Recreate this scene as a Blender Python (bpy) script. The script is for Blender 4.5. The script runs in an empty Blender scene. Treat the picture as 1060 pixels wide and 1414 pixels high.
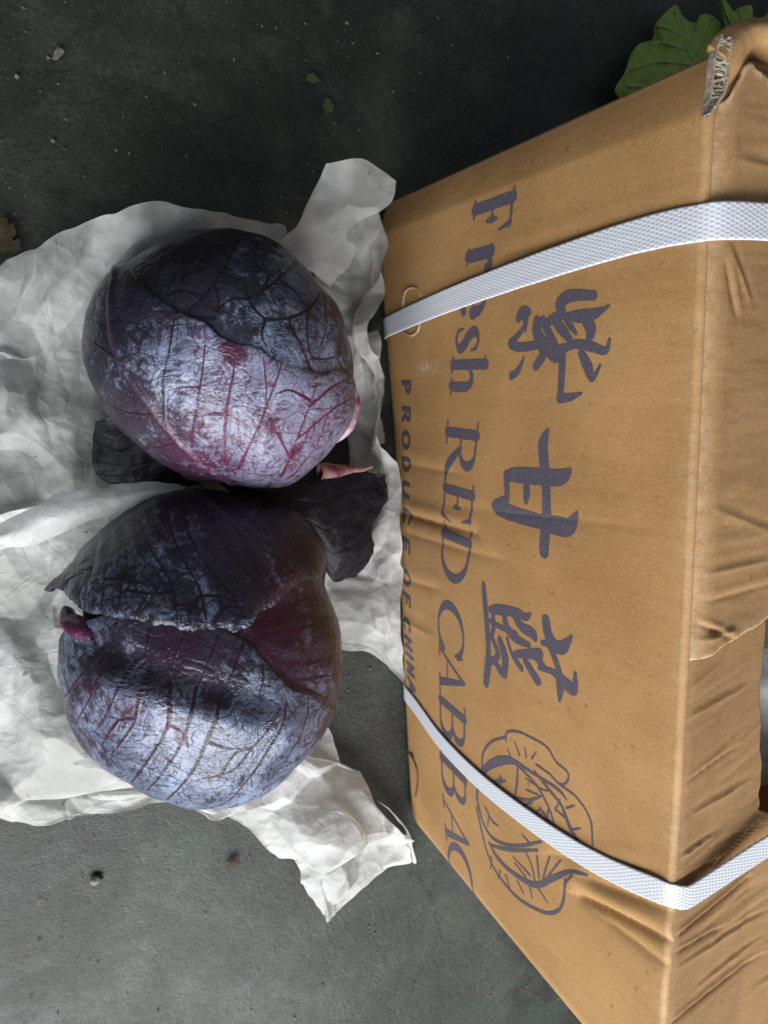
import bpy, math, random
import numpy as np
from mathutils import Matrix, Vector
from mathutils.kdtree import KDTree

# ------------------------------------------------------------------ camera
sc = bpy.context.scene
F_PX, CX, CY, HC = 1000.0, 530.0, 707.0, 0.5         # photo pixels, camera height in metres
def basis(nad=(52, 519), vp=(697, 5600)):
    n = np.array([nad[0]-CX, nad[1]-CY, F_PX]); n /= np.linalg.norm(n)
    d = np.array([vp[0]-CX, vp[1]-CY, F_PX]); d -= n*(d@n); d /= np.linalg.norm(d)
    up = -n; yw = -d
    return np.array([np.cross(yw, up), yw, up])
M = basis()
CAM = np.array([0, 0, HC])
cd = bpy.data.cameras.new('camera'); cam = bpy.data.objects.new('camera', cd)
sc.collection.objects.link(cam); sc.camera = cam
r_, u_, b_ = M[:, 0], -M[:, 1], -M[:, 2]
cam.matrix_world = Matrix(((r_[0], u_[0], b_[0], 0), (r_[1], u_[1], b_[1], 0), (r_[2], u_[2], b_[2], HC), (0, 0, 0, 1)))
cd.sensor_fit = 'VERTICAL'; cd.sensor_height = 36; cd.lens = 36*F_PX/1414
cd.clip_start = 0.01; cd.clip_end = 100

# ------------------------------------------------------------------ light: shade inside, an open doorway on the -Y side
w = bpy.data.worlds.new('World'); sc.world = w; w.use_nodes = True
w.node_tree.nodes['Background'].inputs[0].default_value = (0.80, 0.88, 1.0, 1)
w.node_tree.nodes['Background'].inputs[1].default_value = 0.20
def area(name, loc, target, sx, sy, power, col):
    l = bpy.data.lights.new(name, 'AREA'); l.shape = 'RECTANGLE'; l.size = sx; l.size_y = sy
    l.energy = power; l.color = col
    o = bpy.data.objects.new(name, l); sc.collection.objects.link(o)
    o.location = loc
    o.rotation_euler = (Vector(target)-Vector(loc)).to_track_quat('-Z', 'Y').to_euler()
    return o
area('doorway_daylight', (-0.36, -1.24, 0.88), (0.15, -0.2, 0.05), 1.8, 0.9, 54, (0.985, 0.99, 1.0))
sc.view_settings.view_transform = 'Standard'; sc.view_settings.look = 'None'
sc.view_settings.exposure = 0.0; sc.view_settings.gamma = 1.0
sc.render.engine = 'CYCLES'

# ------------------------------------------------------------------ helpers
rng = np.random.default_rng(7); random.seed(7)
def rays(p):
    p = np.atleast_2d(np.asarray(p, float))
    return np.stack([(p[:, 0]-CX)/F_PX, (p[:, 1]-CY)/F_PX, np.ones(len(p))], 1) @ M.T
def at_z(p, z=0.0):                       # pixel(s) -> world point at height z
    r = rays(p); z = np.broadcast_to(np.asarray(z, float), len(r))
    t = (HC-z)/-r[:, 2]
    return r*t[:, None]+CAM
def vnoise(p, scale=1.0, seed=0):         # vectorised 3-D gradient-ish value noise, about -1..1
    p = np.asarray(p, float)*scale+seed*17.13
    if p.shape[1] == 2: p = np.concatenate([p, np.zeros((len(p), 1))], 1)
    i = np.floor(p).astype(np.int64); f = p-i; f = f*f*(3-2*f)
    def h(a):
        n = (a[:, 0]*374761393+a[:, 1]*668265263+a[:, 2]*2147483647+seed*1274126177) & 0xffffffff
        n = ((n ^ (n >> 13))*1274126177) & 0xffffffff
        n = ((n ^ (n >> 16))*2246822519) & 0xffffffff
        return ((n ^ (n >> 15)) & 0xffff)/32767.5-1
    r = 0
    for dx in (0, 1):
        for dy in (0, 1):
            for dz in (0, 1):
                ww = (f[:, 0] if dx else 1-f[:, 0])*(f[:, 1] if dy else 1-f[:, 1])*(f[:, 2] if dz else 1-f[:, 2])
                r = r+ww*h(i+np.array([dx, dy, dz]))
    return r
def fbm(p, scale, oct=4, seed=0):
    s = 0; a = 1.0; t = 0
    for k in range(oct):
        s = s+a*vnoise(p, scale*2**k, seed+k*5); t += a; a *= 0.5
    return s/t
def crumple(uv, cell, seed):              # creased facets: lower envelope minus upper envelope of tilted bowls
    g = np.random.default_rng(seed)
    lo, hi = uv.min(0)-cell, uv.max(0)+cell
    n = max(4, int((hi[0]-lo[0])*(hi[1]-lo[1])/cell**2))
    out = []
    for s in range(2):
        pts = lo+g.random((n, 2))*(hi-lo); gr = g.normal(0, 0.7, (n, 2)); c = g.normal(0, 0.15*cell, n)
        best = np.full(len(uv), 1e9)
        for k in range(n):
            d = uv-pts[k]
            np.minimum(best, c[k]+d@gr[k]+0.55*(d*d).sum(1)/cell, out=best)
        out.append(best)
    r = out[0]-out[1]
    return (r-r.mean())/cell
def catmull(pts, n, closed=False):
    pts = np.asarray(pts, float); m = len(pts)
    t = np.linspace(0, m if closed else m-1, n, endpoint=not closed)
    i = np.floor(t).astype(int)
    if not closed: i = np.minimum(i, m-2)
    f = (t-i)[:, None]
    def g(k):
        return pts[k % m] if closed else pts[np.clip(k, 0, m-1)]
    p0, p1, p2, p3 = g(i-1), g(i), g(i+1), g(i+2)
    return 0.5*(2*p1+(p2-p0)*f+(2*p0-5*p1+4*p2-p3)*f**2+(3*p1-p0-3*p2+p3)*f**3)

def link(name, verts, faces, mat, parent=None, attrs=None, smooth=True, origin=None):
    verts = np.asarray(verts, float)
    off = np.zeros(3) if origin is None else np.asarray(origin, float)
    me = bpy.data.meshes.new(name)
    faces = np.asarray(faces) if not isinstance(faces, list) else faces
    if isinstance(faces, np.ndarray):
        k = faces.shape[1]
        me.vertices.add(len(verts)); me.vertices.foreach_set('co', (verts-off).astype(np.float32).ravel())
        me.loops.add(faces.size); me.loops.foreach_set('vertex_index', faces.astype(np.int32).ravel())
        me.polygons.add(len(faces))
        me.polygons.foreach_set('loop_start', (np.arange(len(faces))*k).astype(np.int32))
        me.polygons.foreach_set('loop_total', np.full(len(faces), k, np.int32))
        me.update(calc_edges=True); me.validate()
    else:
        me.from_pydata((verts-off).tolist(), [], faces); me.update()
    if smooth: me.polygons.foreach_set('use_smooth', [True]*len(me.polygons))
    if attrs:
        for k, v in attrs.items():
            a = me.attributes.new(k, 'FLOAT', 'POINT'); a.data.foreach_set('value', np.asarray(v, np.float32))
    if mat: me.materials.append(mat)
    o = bpy.data.objects.new(name, me); sc.collection.objects.link(o)
    if parent is not None:
        o.parent = parent
        q = parent; wl = Vector((0, 0, 0))
        while q is not None: wl = wl+q.location; q = q.parent
        o.location = Vector(off)-wl
    else: o.location = off
    return o
def empty(name, loc, label, cat, group=None):
    o = bpy.data.objects.new(name, None); sc.collection.objects.link(o); o.location = Vector([float(x) for x in loc])
    o.empty_display_size = 0.02
    return tag(o, label, cat, group)
def tag(o, label, cat, group=None):
    o['label'] = label; o['category'] = cat
    if group: o['group'] = group
    return o
def gridfaces(n, m, close_n=False):
    a = np.arange(n*m).reshape(n, m)
    if close_n: a = np.concatenate([a, a[:1]], 0)
    return np.stack([a[:-1, :-1].ravel(), a[1:, :-1].ravel(), a[1:, 1:].ravel(), a[:-1, 1:].ravel()], 1)
def solid(o, th, offset=-1):
    m = o.modifiers.new('thickness', 'SOLIDIFY'); m.thickness = th; m.offset = offset
    return o

# ------------------------------------------------------------------ materials
class N:
    def __init__(s, name):
        s.m = bpy.data.materials.new(name); s.m.use_nodes = True
        s.t = s.m.node_tree; s.t.nodes.clear()
        s.out = s.t.nodes.new('ShaderNodeOutputMaterial')
        s.co = s.t.nodes.new('ShaderNodeTexCoord').outputs['Object']
    def n(s, ty, **kw):
        x = s.t.nodes.new(ty)
        for k, v in kw.items(): setattr(x, k, v)
        return x
    def set(s, sock, v):
        if hasattr(v, 'is_output'): s.t.links.new(v, sock)
        else: sock.default_value = v
    def noise(s, scale, detail=4, rough=0.55, dist=0, co=None):
        x = s.n('ShaderNodeTexNoise'); s.set(x.inputs['Vector'], co or s.co)
        x.inputs['Scale'].default_value = scale; x.inputs['Detail'].default_value = detail
        x.inputs['Roughness'].default_value = rough; x.inputs['Distortion'].default_value = dist
        return x.outputs[0]
    def vor(s, scale, feature='DISTANCE_TO_EDGE', co=None, out='Distance', rand=1.0):
        x = s.n('ShaderNodeTexVoronoi', feature=feature); s.set(x.inputs['Vector'], co or s.co)
        x.inputs['Scale'].default_value = scale; x.inputs['Randomness'].default_value = rand
        return x.outputs[out]
    def math(s, op, a, b=0.0, clamp=False):
        x = s.n('ShaderNodeMath', operation=op, use_clamp=clamp); s.set(x.inputs[0], a); s.set(x.inputs[1], b)
        return x.outputs[0]
    def ss(s, v, lo, hi, a=0.0, b=1.0):
        x = s.n('ShaderNodeMapRange', interpolation_type='SMOOTHSTEP'); s.set(x.inputs[0], v)
        for i, k in enumerate((lo, hi, a, b)): s.set(x.inputs[i+1], k)
        return x.outputs[0]
    def mix(s, f, a, b, mode='MIX'):
        x = s.n('ShaderNodeMix', data_type='RGBA', blend_type=mode); s.set(x.inputs[0], f)
        s.set(x.inputs[6], (*a, 1) if isinstance(a, tuple) else a); s.set(x.inputs[7], (*b, 1) if isinstance(b, tuple) else b)
        return x.outputs[2]
    def attr(s, name):
        return s.n('ShaderNodeAttribute', attribute_name=name).outputs['Fac']
    def warp(s, scale, amt):
        x = s.n('ShaderNodeTexNoise'); s.set(x.inputs['Vector'], s.co); x.inputs['Scale'].default_value = scale
        v = s.n('ShaderNodeVectorMath', operation='SCALE'); s.t.links.new(x.outputs['Color'], v.inputs[0]); v.inputs['Scale'].default_value = amt
        a = s.n('ShaderNodeVectorMath', operation='ADD'); s.t.links.new(s.co, a.inputs[0]); s.t.links.new(v.outputs[0], a.inputs[1])
        return a.outputs[0]
    def stretch(s, sx, sy, sz, co=None):
        v = s.n('ShaderNodeVectorMath', operation='MULTIPLY'); s.set(v.inputs[0], co or s.co); v.inputs[1].default_value = (sx, sy, sz)
        return v.outputs[0]
    def bump(s, h, dist, strength=1.0, prev=None):
        x = s.n('ShaderNodeBump'); s.set(x.inputs['Height'], h); x.inputs['Distance'].default_value = dist
        x.inputs['Strength'].default_value = strength
        if prev is not None: s.t.links.new(prev, x.inputs['Normal'])
        return x.outputs[0]
    def bsdf(s, col, rough, normal=None, spec=0.5, **kw):
        p = s.n('ShaderNodeBsdfPrincipled')
        s.set(p.inputs['Base Color'], (*col, 1) if isinstance(col, tuple) else col)
        s.set(p.inputs['Roughness'], rough); s.set(p.inputs['Specular IOR Level'], spec)
        if normal is not None: s.t.links.new(normal, p.inputs['Normal'])
        for k, v in kw.items(): s.set(p.inputs[k.replace('_', ' ')], v)
        return p
    def done(s, sh):
        s.t.links.new(sh.outputs[0], s.out.inputs['Surface']); return s.m

def mat_floor():
    k = N('dark_concrete')
    big = k.noise(5.0, 5, 0.6, 0.6); mid = k.noise(28, 6, 0.65); fine = k.noise(420, 4, 0.7); grit = k.vor(260, 'F1')
    c = k.mix(k.ss(big, 0.35, 0.68), (0.015, 0.0165, 0.0125), (0.046, 0.053, 0.040))
    c = k.mix(k.ss(mid, 0.50, 0.72, 0, 0.6), c, (0.060, 0.064, 0.054))
    c = k.mix(k.ss(k.noise(9, 3, 0.5, 1.5), 0.56, 0.70, 0, 0.5), c, (0.024, 0.046, 0.035))
    c = k.mix(k.ss(fine, 0.56, 0.74, 0, 0.6), c, (0.095, 0.098, 0.082))
    c = k.mix(k.ss(fine, 0.46, 0.30, 0, 0.75), c, (0.006, 0.006, 0.006))
    scr = k.noise(14, 3, 0.5, 0.3, k.stretch(1.0, 9.0, 1))
    c = k.mix(k.ss(scr, 0.66, 0.74, 0, 0.18), c, (0.12, 0.12, 0.11))
    st = k.noise(3.2, 6, 0.7, 1.2); c = k.mix(k.ss(st, 0.46, 0.54, 0, 0.40), c, (0.008, 0.009, 0.008))
    edge = k.math('ABSOLUTE', k.math('SUBTRACT', k.noise(6, 5, 0.6, 0.8), 0.5)); c = k.mix(k.ss(edge, 0.010, 0.0, 0, 0.40), c, (0.010, 0.011, 0.010))
    dust = k.noise(70, 6, 0.8); c = k.mix(k.math('MULTIPLY', k.ss(dust, 0.56, 0.72, 0, 0.7), k.ss(big, 0.4, 0.65)), c, (0.13, 0.13, 0.115))
    ro = k.math('ADD', k.ss(mid, 0.3, 0.75, 0.44, 0.62), k.ss(st, 0.40, 0.60, 0.04, -0.03))
    h = k.math('ADD', k.math('MULTIPLY', fine, 0.42), k.math('MULTIPLY', mid, 1.3))
    nb = k.bump(h, 0.0014, 0.75); nb = k.bump(k.ss(grit, 0.0, 0.35), 0.0004, 0.3, nb)
    return k.done(k.bsdf(c, ro, nb, 0.40))
def mat_card(name='kraft_cardboard', tint=(0.455, 0.258, 0.104), dark=(0.345, 0.187, 0.068)):
    k = N(name)
    c = k.mix(k.ss(k.noise(11, 5, 0.6), 0.3, 0.72), dark, tint)
    fib = k.noise(900, 3, 0.7, 0.4, k.stretch(1, 1, 0.45)); spk = k.noise(620, 4, 0.8)
    c = k.mix(k.ss(fib, 0.5, 0.75, 0, 0.35), c, (0.52, 0.33, 0.16))
    c = k.mix(k.ss(spk, 0.48, 0.30, 0, 0.55), c, (0.25, 0.13, 0.048)); c = k.mix(k.ss(spk, 0.54, 0.72, 0, 0.5), c, (0.56, 0.34, 0.155))
    c = k.mix(k.ss(k.noise(160, 2, 0.5), 0.70, 0.76, 0, 0.5), c, (0.16, 0.085, 0.035))
    wear = k.attr('wear')
    c = k.mix(k.math('MULTIPLY', wear, k.ss(k.noise(230, 4, 0.7), 0.3, 0.65)), c, (0.60, 0.44, 0.27))
    band = k.noise(1, 2, 0.5, 0, k.stretch(3, 70, 3))
    flute = k.n('ShaderNodeTexWave'); k.set(flute.inputs['Vector'], k.co); flute.bands_direction = 'Y'
    flute.inputs['Scale'].default_value = 46; flute.inputs['Distortion'].default_value = 1.6
    nb = k.bump(k.math('MULTIPLY', flute.outputs['Fac'], k.ss(k.noise(9, 3), 0.45, 0.75)), 0.00010, 0.35)
    nb = k.bump(k.math('ADD', k.math('MULTIPLY', band, 2.0), k.noise(60, 4)), 0.0010, 0.22, nb)
    nb = k.bump(fib, 0.00025, 0.5, nb)
    return k.done(k.bsdf(c, 0.62, nb, 0.35))
def mat_ink():
    k = N('slate_blue_ink')
    c = k.mix(k.ss(k.noise(700, 5, 0.8), 0.48, 0.76, 0, 0.6), (0.082, 0.076, 0.108), (0.30, 0.18, 0.09))
    return k.done(k.bsdf(c, 0.55, k.bump(k.noise(900, 3), 0.0002, 0.4), 0.35))
def mat_strap():
    k = N('white_woven_plastic')
    c = k.mix(k.ss(k.attr('weave'), -0.4, 0.6), (0.50, 0.53, 0.60), (0.83, 0.85, 0.89))
    return k.done(k.bsdf(c, 0.38, k.bump(k.noise(1500, 2), 0.0001, 0.4), 0.5, Subsurface_Weight=0.0))
def mat_paper(name, see=0.21):
    k = N(name)
    c = k.mix(k.ss(k.noise(14, 4, 0.6), 0.3, 0.7), (0.82, 0.82, 0.79), (0.91, 0.92, 0.91))
    c = k.mix(k.ss(k.noise(45, 5, 0.7), 0.56, 0.75, 0, 0.25), c, (0.56, 0.58, 0.55))
    c = k.mix(k.ss(k.noise(120, 2, 0.5), 0.73, 0.77, 0, 0.7), c, (0.10, 0.16, 0.15))
    ridge = k.math('ABSOLUTE', k.math('SUBTRACT', k.noise(38, 3, 0.5, 0.8), 0.5))
    ridge2 = k.math('ABSOLUTE', k.math('SUBTRACT', k.noise(90, 3, 0.55, 0.6), 0.5))
    f1 = k.vor(26, 'F1', k.warp(12, 0.03)); f2 = k.vor(62, 'F1', k.warp(30, 0.012))
    f3 = k.vor(120, 'F1', k.warp(50, 0.01)); nb = k.bump(f1, 0.012, 0.36); nb = k.bump(f2, 0.006, 0.34, nb); nb = k.bump(f3, 0.003, 0.22, nb);  nb = k.bump(k.ss(ridge, 0.0, 0.05), 0.0012, 0.16, nb); nb = k.bump(k.ss(ridge2, 0.0, 0.06), 0.0005, 0.10, nb)
    p = k.bsdf(c, 0.42, nb, 0.45)
    tr = k.n('ShaderNodeBsdfTranslucent'); k.set(tr.inputs[0], (0.82, 0.83, 0.80, 1)); k.t.links.new(nb, tr.inputs['Normal'])
    m1 = k.n('ShaderNodeMixShader'); m1.inputs[0].default_value = 0.42
    k.t.links.new(p.outputs[0], m1.inputs[1]); k.t.links.new(tr.outputs[0], m1.inputs[2])
    tp = k.n('ShaderNodeBsdfTransparent'); tp.inputs[0].default_value = (0.9, 0.92, 0.92, 1)
    m2 = k.n('ShaderNodeMixShader'); k.set(m2.inputs[0], k.ss(k.noise(18, 3, 0.6), 0.35, 0.7, see*1.8, see*0.3))
    k.t.links.new(m1.outputs[0], m2.inputs[1]); k.t.links.new(tp.outputs[0], m2.inputs[2])
    return k.done(m2)
def mat_leaf(name='red_cabbage_leaf'):
    k = N(name)
    vein = k.attr('vein'); rib = k.attr('rib'); bl = k.attr('bloom'); rd = k.attr('red')
    wp = k.warp(55, 0.012)
    cell = k.vor(85, co=wp); cell2 = k.vor(250, co=wp)
    patch = k.noise(24, 6, 0.66, 0.9); pf = k.noise(150, 7, 0.78, 1.0); sm = k.noise(42, 4, 0.6, 1.5)
    st1 = k.noise(75, 4, 0.7, 0.5, k.stretch(1.0, 6.5, 2.0)); st2 = k.noise(75, 4, 0.7, 0.5, k.stretch(6.0, 1.0, 2.5))
    crk = k.math('MAXIMUM', k.ss(cell, 0.0, 0.040), k.ss(sm, 0.50, 0.62)); crk2 = k.math('MAXIMUM', k.ss(cell2, 0.0, 0.07), k.ss(patch, 0.44, 0.58))
    v = k.math('ADD', k.math('MULTIPLY', k.math('SUBTRACT', patch, 0.5), 1.0), k.math('MULTIPLY', k.math('SUBTRACT', pf, 0.5), 1.15))
    v = k.math('ADD', v, k.math('MULTIPLY', k.math('SUBTRACT', bl, 0.5), 0.85))
    m = k.ss(v, -0.06, 0.18)
    m = k.math('MULTIPLY', m, k.ss(k.noise(620, 4, 0.7), 0.32, 0.55, 0.62, 1.0))
    m = k.math('MULTIPLY', m, k.ss(vein, 0.10, 0.60, 1, 0.0))
    m = k.math('MULTIPLY', m, k.ss(crk, 0.0, 1.0, 0.22, 1.0))
    rgc = k.math('ABSOLUTE', k.math('SUBTRACT', k.noise(48, 4, 0.6, 0.8), 0.5)); m = k.math('MULTIPLY', m, k.ss(rgc, 0.0, 0.018, 0.45, 1.0))
    m = k.math('MULTIPLY', m, k.ss(crk2, 0.0, 1.0, 0.62, 1.0))
    m = k.math('MULTIPLY', m, k.ss(k.math('MAXIMUM', k.math('MULTIPLY', st1, k.ss(sm, 0.4, 0.6)), k.math('MULTIPLY', st2, k.ss(sm, 0.6, 0.4))), 0.47, 0.57, 1.0, 0.26))
    base = k.mix(k.ss(k.noise(16, 4), 0.35, 0.7), (0.006, 0.004, 0.008), (0.017, 0.008, 0.017))
    base = k.mix(rd, base, (0.085, 0.008, 0.040))
    base = k.mix(k.math('MULTIPLY', k.ss(vein, 0.3, 0.9), 0.85), base, k.mix(rd, (0.008, 0.004, 0.009), (0.16, 0.010, 0.075)))
    base = k.mix(k.ss(rib, 0.35, 0.95, 0, 0.75), base, k.mix(rd, (0.030, 0.012, 0.028), (0.19, 0.016, 0.09)))
    hz = k.math('MULTIPLY', k.ss(bl, 0.12, 0.50, 0, 0.13), k.math('MULTIPLY', k.ss(pf, 0.30, 0.62, 0.35, 1.0), k.ss(vein, 0.15, 0.7, 1.0, 0.15)))
    m = k.math('MAXIMUM', m, hz)
    bc = k.mix(k.ss(k.noise(48, 3), 0.35, 0.7), (0.100, 0.130, 0.205), (0.220, 0.282, 0.410))  # wax bloom colour, with the bluish sky reflection painted in
    bc = k.mix(k.math('MULTIPLY', rd, 0.45), bc, (0.33, 0.30, 0.43))
    c = k.mix(k.math('MULTIPLY', m, 0.92), base, bc)
    ro = k.math('ADD', 0.32, k.math('MULTIPLY', m, 0.08))
    h = k.math('ADD', k.math('MULTIPLY', crk, 0.25), k.math('MULTIPLY', vein, 1.0))
    nb = k.bump(h, 0.0005, 0.5); nb = k.bump(k.noise(260, 4, 0.6), 0.0004, 0.45, nb)
    rg = k.math('ABSOLUTE', k.math('SUBTRACT', k.noise(48, 4, 0.6, 0.8), 0.5)); rg2 = k.math('ABSOLUTE', k.math('SUBTRACT', k.noise(130, 3, 0.6, 0.6), 0.5))
    nb = k.bump(k.ss(rg, 0.0, 0.10), 0.0011, 0.30, nb); nb = k.bump(k.ss(rg2, 0.0, 0.12), 0.0005, 0.26, nb)
    nb = k.bump(k.noise(55, 3, 0.5), 0.0025, 0.30, nb)
    return k.done(k.bsdf(c, ro, nb, k.math('ADD', 0.40, k.math('MULTIPLY', m, 0.22))))
def mat_simple(name, a, b, scale=60, rough=0.5, bump=0.0006, spec=0.4):
    k = N(name); nz = k.noise(scale, 5, 0.6)
    return k.done(k.bsdf(k.mix(k.ss(nz, 0.35, 0.68), a, b), rough, k.bump(nz, bump, 0.6), spec))
def mat_green():
    k = N('green_leaf'); v = k.attr('vein')
    c = k.mix(k.ss(k.noise(70, 6, 0.7), 0.3, 0.7), (0.22, 0.38, 0.045), (0.38, 0.55, 0.10))
    c = k.mix(k.ss(v, 0.2, 0.9, 0, 0.8), c, (0.42, 0.58, 0.22))
    h = k.math('ADD', v, k.noise(80, 3))
    p = k.bsdf(c, 0.42, k.bump(h, 0.0012, 0.5), 0.45)
    tr = k.n('ShaderNodeBsdfTranslucent'); tr.inputs[0].default_value = (0.10, 0.26, 0.03, 1)
    m = k.n('ShaderNodeMixShader'); m.inputs[0].default_value = 0.25
    k.t.links.new(p.outputs[0], m.inputs[1]); k.t.links.new(tr.outputs[0], m.inputs[2])
    return k.done(m)
FLOOR, CARD, INK, STRAP = mat_floor(), mat_card(), mat_ink(), mat_strap()
FLAP = mat_card('kraft_shaded_cardboard', (0.37, 0.215, 0.095), (0.30, 0.168, 0.070))  # same board as the panels, darkened to paint dimmer light on the flaps
PAPER, LEAF, GREEN = mat_paper('thin_white_paper'), mat_leaf(), mat_green()
PAPER_THIN = mat_paper('thin_translucent_paper', 0.36)
OUTER = mat_simple('shaded_outer_leaf', (0.0045, 0.0050, 0.0085), (0.014, 0.013, 0.022), 120, 0.45, 0.0012, 0.22)  # leaf copy with the deep shade under the cabbage put into its colour
TORN = mat_simple('torn_board_fibre', (0.25, 0.20, 0.14), (0.46, 0.40, 0.32), 500, 0.8)
STEM = mat_simple('cut_stem_flesh', (0.60, 0.47, 0.54), (0.20, 0.015, 0.09), 120, 0.42, 0.0012)
STEMD = mat_simple('magenta_stem_skin', (0.11, 0.010, 0.050), (0.035, 0.012, 0.030), 110, 0.42, 0.0008)
PETI = mat_simple('pale_pink_petiole', (0.42, 0.27, 0.22), (0.20, 0.02, 0.09), 130, 0.4, 0.0008)
PEB = mat_simple('pale_stone', (0.19, 0.18, 0.155), (0.09, 0.09, 0.075), 300, 0.8)
DRY = mat_simple('dry_leaf', (0.055, 0.040, 0.020), (0.032, 0.030, 0.012), 300, 0.8)
DRYG = mat_simple('withered_green', (0.045, 0.060, 0.018), (0.090, 0.085, 0.030), 200, 0.7)

# ------------------------------------------------------------------ floor
n = 160
gx, gy = np.meshgrid(np.linspace(-1.6, 2.2, n), np.linspace(-2.4, 1.8, n), indexing='ij')
P = np.stack([gx.ravel(), gy.ravel(), np.zeros(n*n)], 1)
P[:, 2] = 0.0012*fbm(P, 7, 3, 3)-0.0016
fl = link('floor', P, gridfaces(n, n), FLOOR); fl['kind'] = 'structure'; fl['label'] = 'dark grey gritty concrete floor'

# ------------------------------------------------------------------ carton
BX, BY0, BY1, BH, BW = 0.2440, 0.1110, -0.3860, 0.2805, 0.37
def crease_field(y, z):
    d = np.zeros_like(y)
    for (y0, z0), (y1, z1), dep, wid in CREASES:
        a = np.array([y0, z0]); b = np.array([y1, z1]); ab = b-a
        t = np.clip(((y-a[0])*ab[0]+(z-a[1])*ab[1])/(ab@ab), 0, 1)
        dist = ((y-a[0]-t*ab[0])*(-ab[1])+(z-a[1]-t*ab[1])*ab[0])/np.linalg.norm(ab)
        e = np.hypot(y-a[0]-t*ab[0], z-a[1]-t*ab[1])
        s = np.sign(dist)
        prof = np.exp(-e/(0.75*wid))*np.where(s > 0, 1.0, np.exp(-e/(1.2*wid)))-0.35*np.exp(-((e-1.8*wid)/(1.1*wid))**2)*(s < 0)
        d += dep*prof*np.sin(np.pi*np.clip(t*0.85+0.12, 0, 1))**0.6
    return d
CREASES = []
def bulge(y, z, dents=True):
    ty = np.clip((BY0-y)/(BY0-BY1), 0, 1); tz = np.clip(z/BH, 0, 1)
    b = 0.0125*np.sin(np.pi*ty)**0.8*(np.sin(np.pi*np.clip(tz*0.86+0.10, 0, 1)))
    b = b+np.interp(y, [-0.10, -0.04, 0.03, 0.09], [0, 0.003, 0.0085, 0.0125])*(1-0.72*tz)+np.interp(y, [-0.40, -0.20], [0.0035, 0])*tz
    c = np.clip((y-(BY0-0.022))/0.022, 0, 1); b = b-0.006*c**1.3          # scored strip by the far corner turns away
    c = np.clip((BY1+0.016-y)/0.016, 0, 1); b = b-0.006*c**2              # rounded near corner
    c = np.clip((0.014-z)/0.014, 0, 1); b = b-0.004*c**2
    return b-crease_field(y, z) if dents else b
def face_px(p):                            # pixel -> (y, z) on the bulging printed panel
    r = rays(p); X = np.full(len(r), BX)
    for _ in range(12):
        t = X/r[:, 0]; y = r[:, 1]*t; z = HC+r[:, 2]*t
        X = BX-bulge(y, z)
    return np.stack([y, z], 1)
def face_pt(yz, off=0.0):
    yz = np.atleast_2d(yz)
    return np.stack([BX-bulge(yz[:, 0], yz[:, 1])-off, yz[:, 0], yz[:, 1]], 1)
cs = []
for a, b, dep, wid in [((553, 708), (660, 738), 0.0034, 0.0042), ((560, 735), (700, 775), 0.0012, 0.005),
                       ((800, 1238), (925, 1302), 0.0050, 0.0045), ((815, 1215), (930, 1262), 0.0022, 0.0045),
                       ((840, 1275), (925, 1340), 0.0020, 0.005), ((556, 800), (610, 815), 0.0012, 0.004),
                       ((552, 850), (600, 880), -0.0010, 0.004), ((640, 700), (900, 730), 0.0007, 0.006),
                       ((556, 640), (640, 655), 0.0010, 0.005), ((700, 350), (960, 285), 0.0010, 0.004),
                       ((760, 1180), (915, 1205), 0.0012, 0.004)]:
    q = face_px([a, b]); cs.append((tuple(q[0]), tuple(q[1]), dep, wid))
CREASES[:] = cs
box = empty('cardboard_carton', (BX+BW/2, (BY0+BY1)/2, 0), 'brown cardboard carton strapped with two white bands and printed with cabbage lettering', 'carton')
ys = np.linspace(BY0, BY1, 400); zs = np.concatenate([np.linspace(0.001, BH, 240), BH+np.linspace(0.0002, 0.0048, 20)])
gy, gz = np.meshgrid(ys, zs, indexing='ij')
fp = face_pt(np.stack([gy.ravel(), np.minimum(gz.ravel(), BH)], 1))
over = np.clip(gz.ravel()-BH, 0, 1); RF = 0.0032                     # the board rolls over the top fold
th_ = np.minimum(over/RF, 1.5); flat = np.maximum(over-RF*(1.5), 0)
fp[:, 0] += RF*(1-np.cos(th_))*1.0+flat; fp[:, 2] += RF*np.sin(th_)
fp[:, 0] += 0.0006*fbm(fp[:, 1:], 60, 3, 4)*0
wear = 0.38*np.exp(-((gz.ravel()-BH-0.001)/0.0045)**2)*(0.6+0.5*vnoise(np.stack([gy.ravel(), gy.ravel()*0], 1), 110, 5))+np.clip((gy.ravel()-(BY0-0.004))/0.004, 0, 1)*0.4
cr = face_px([(588, 508)])[0]
wear = np.clip(wear+0.9*np.exp(-((gy.ravel()-cr[0])/0.004)**2-((gz.ravel()-cr[1])/0.013)**2), 0, 1)
panel = solid(link('printed_panel', fp, gridfaces(400, 260), CARD, box, {'wear': wear}), 0.002)
def plate(name, c0, c1, mat, n=(30, 30), amp=0.002, thick=0.004, seed=1):   # panel spanned by three corners
    o, a, b = [np.array(v, float) for v in (c0, c1[0], c1[1])]
    u, v = np.meshgrid(np.linspace(0, 1, n[0]), np.linspace(0, 1, n[1]), indexing='ij')
    p = o+u.ravel()[:, None]*(a-o)+v.ravel()[:, None]*(b-o)
    nn = np.cross(a-o, b-o); nn /= np.linalg.norm(nn)
    env = (np.sin(np.pi*u)*np.sin(np.pi*v)).ravel()
    p += nn*(amp*fbm(p, 12, 3, seed)*env)[:, None]
    return solid(link(name, p, gridfaces(*n), mat, box, {'wear': np.zeros(len(p))}), thick, 0)
plate('end_panel', (BX+0.009, BY0-0.001, 0.001), ((BX+BW, BY0-0.001, 0.001), (BX+0.009, BY0-0.001, BH-0.002)), CARD)
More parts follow.
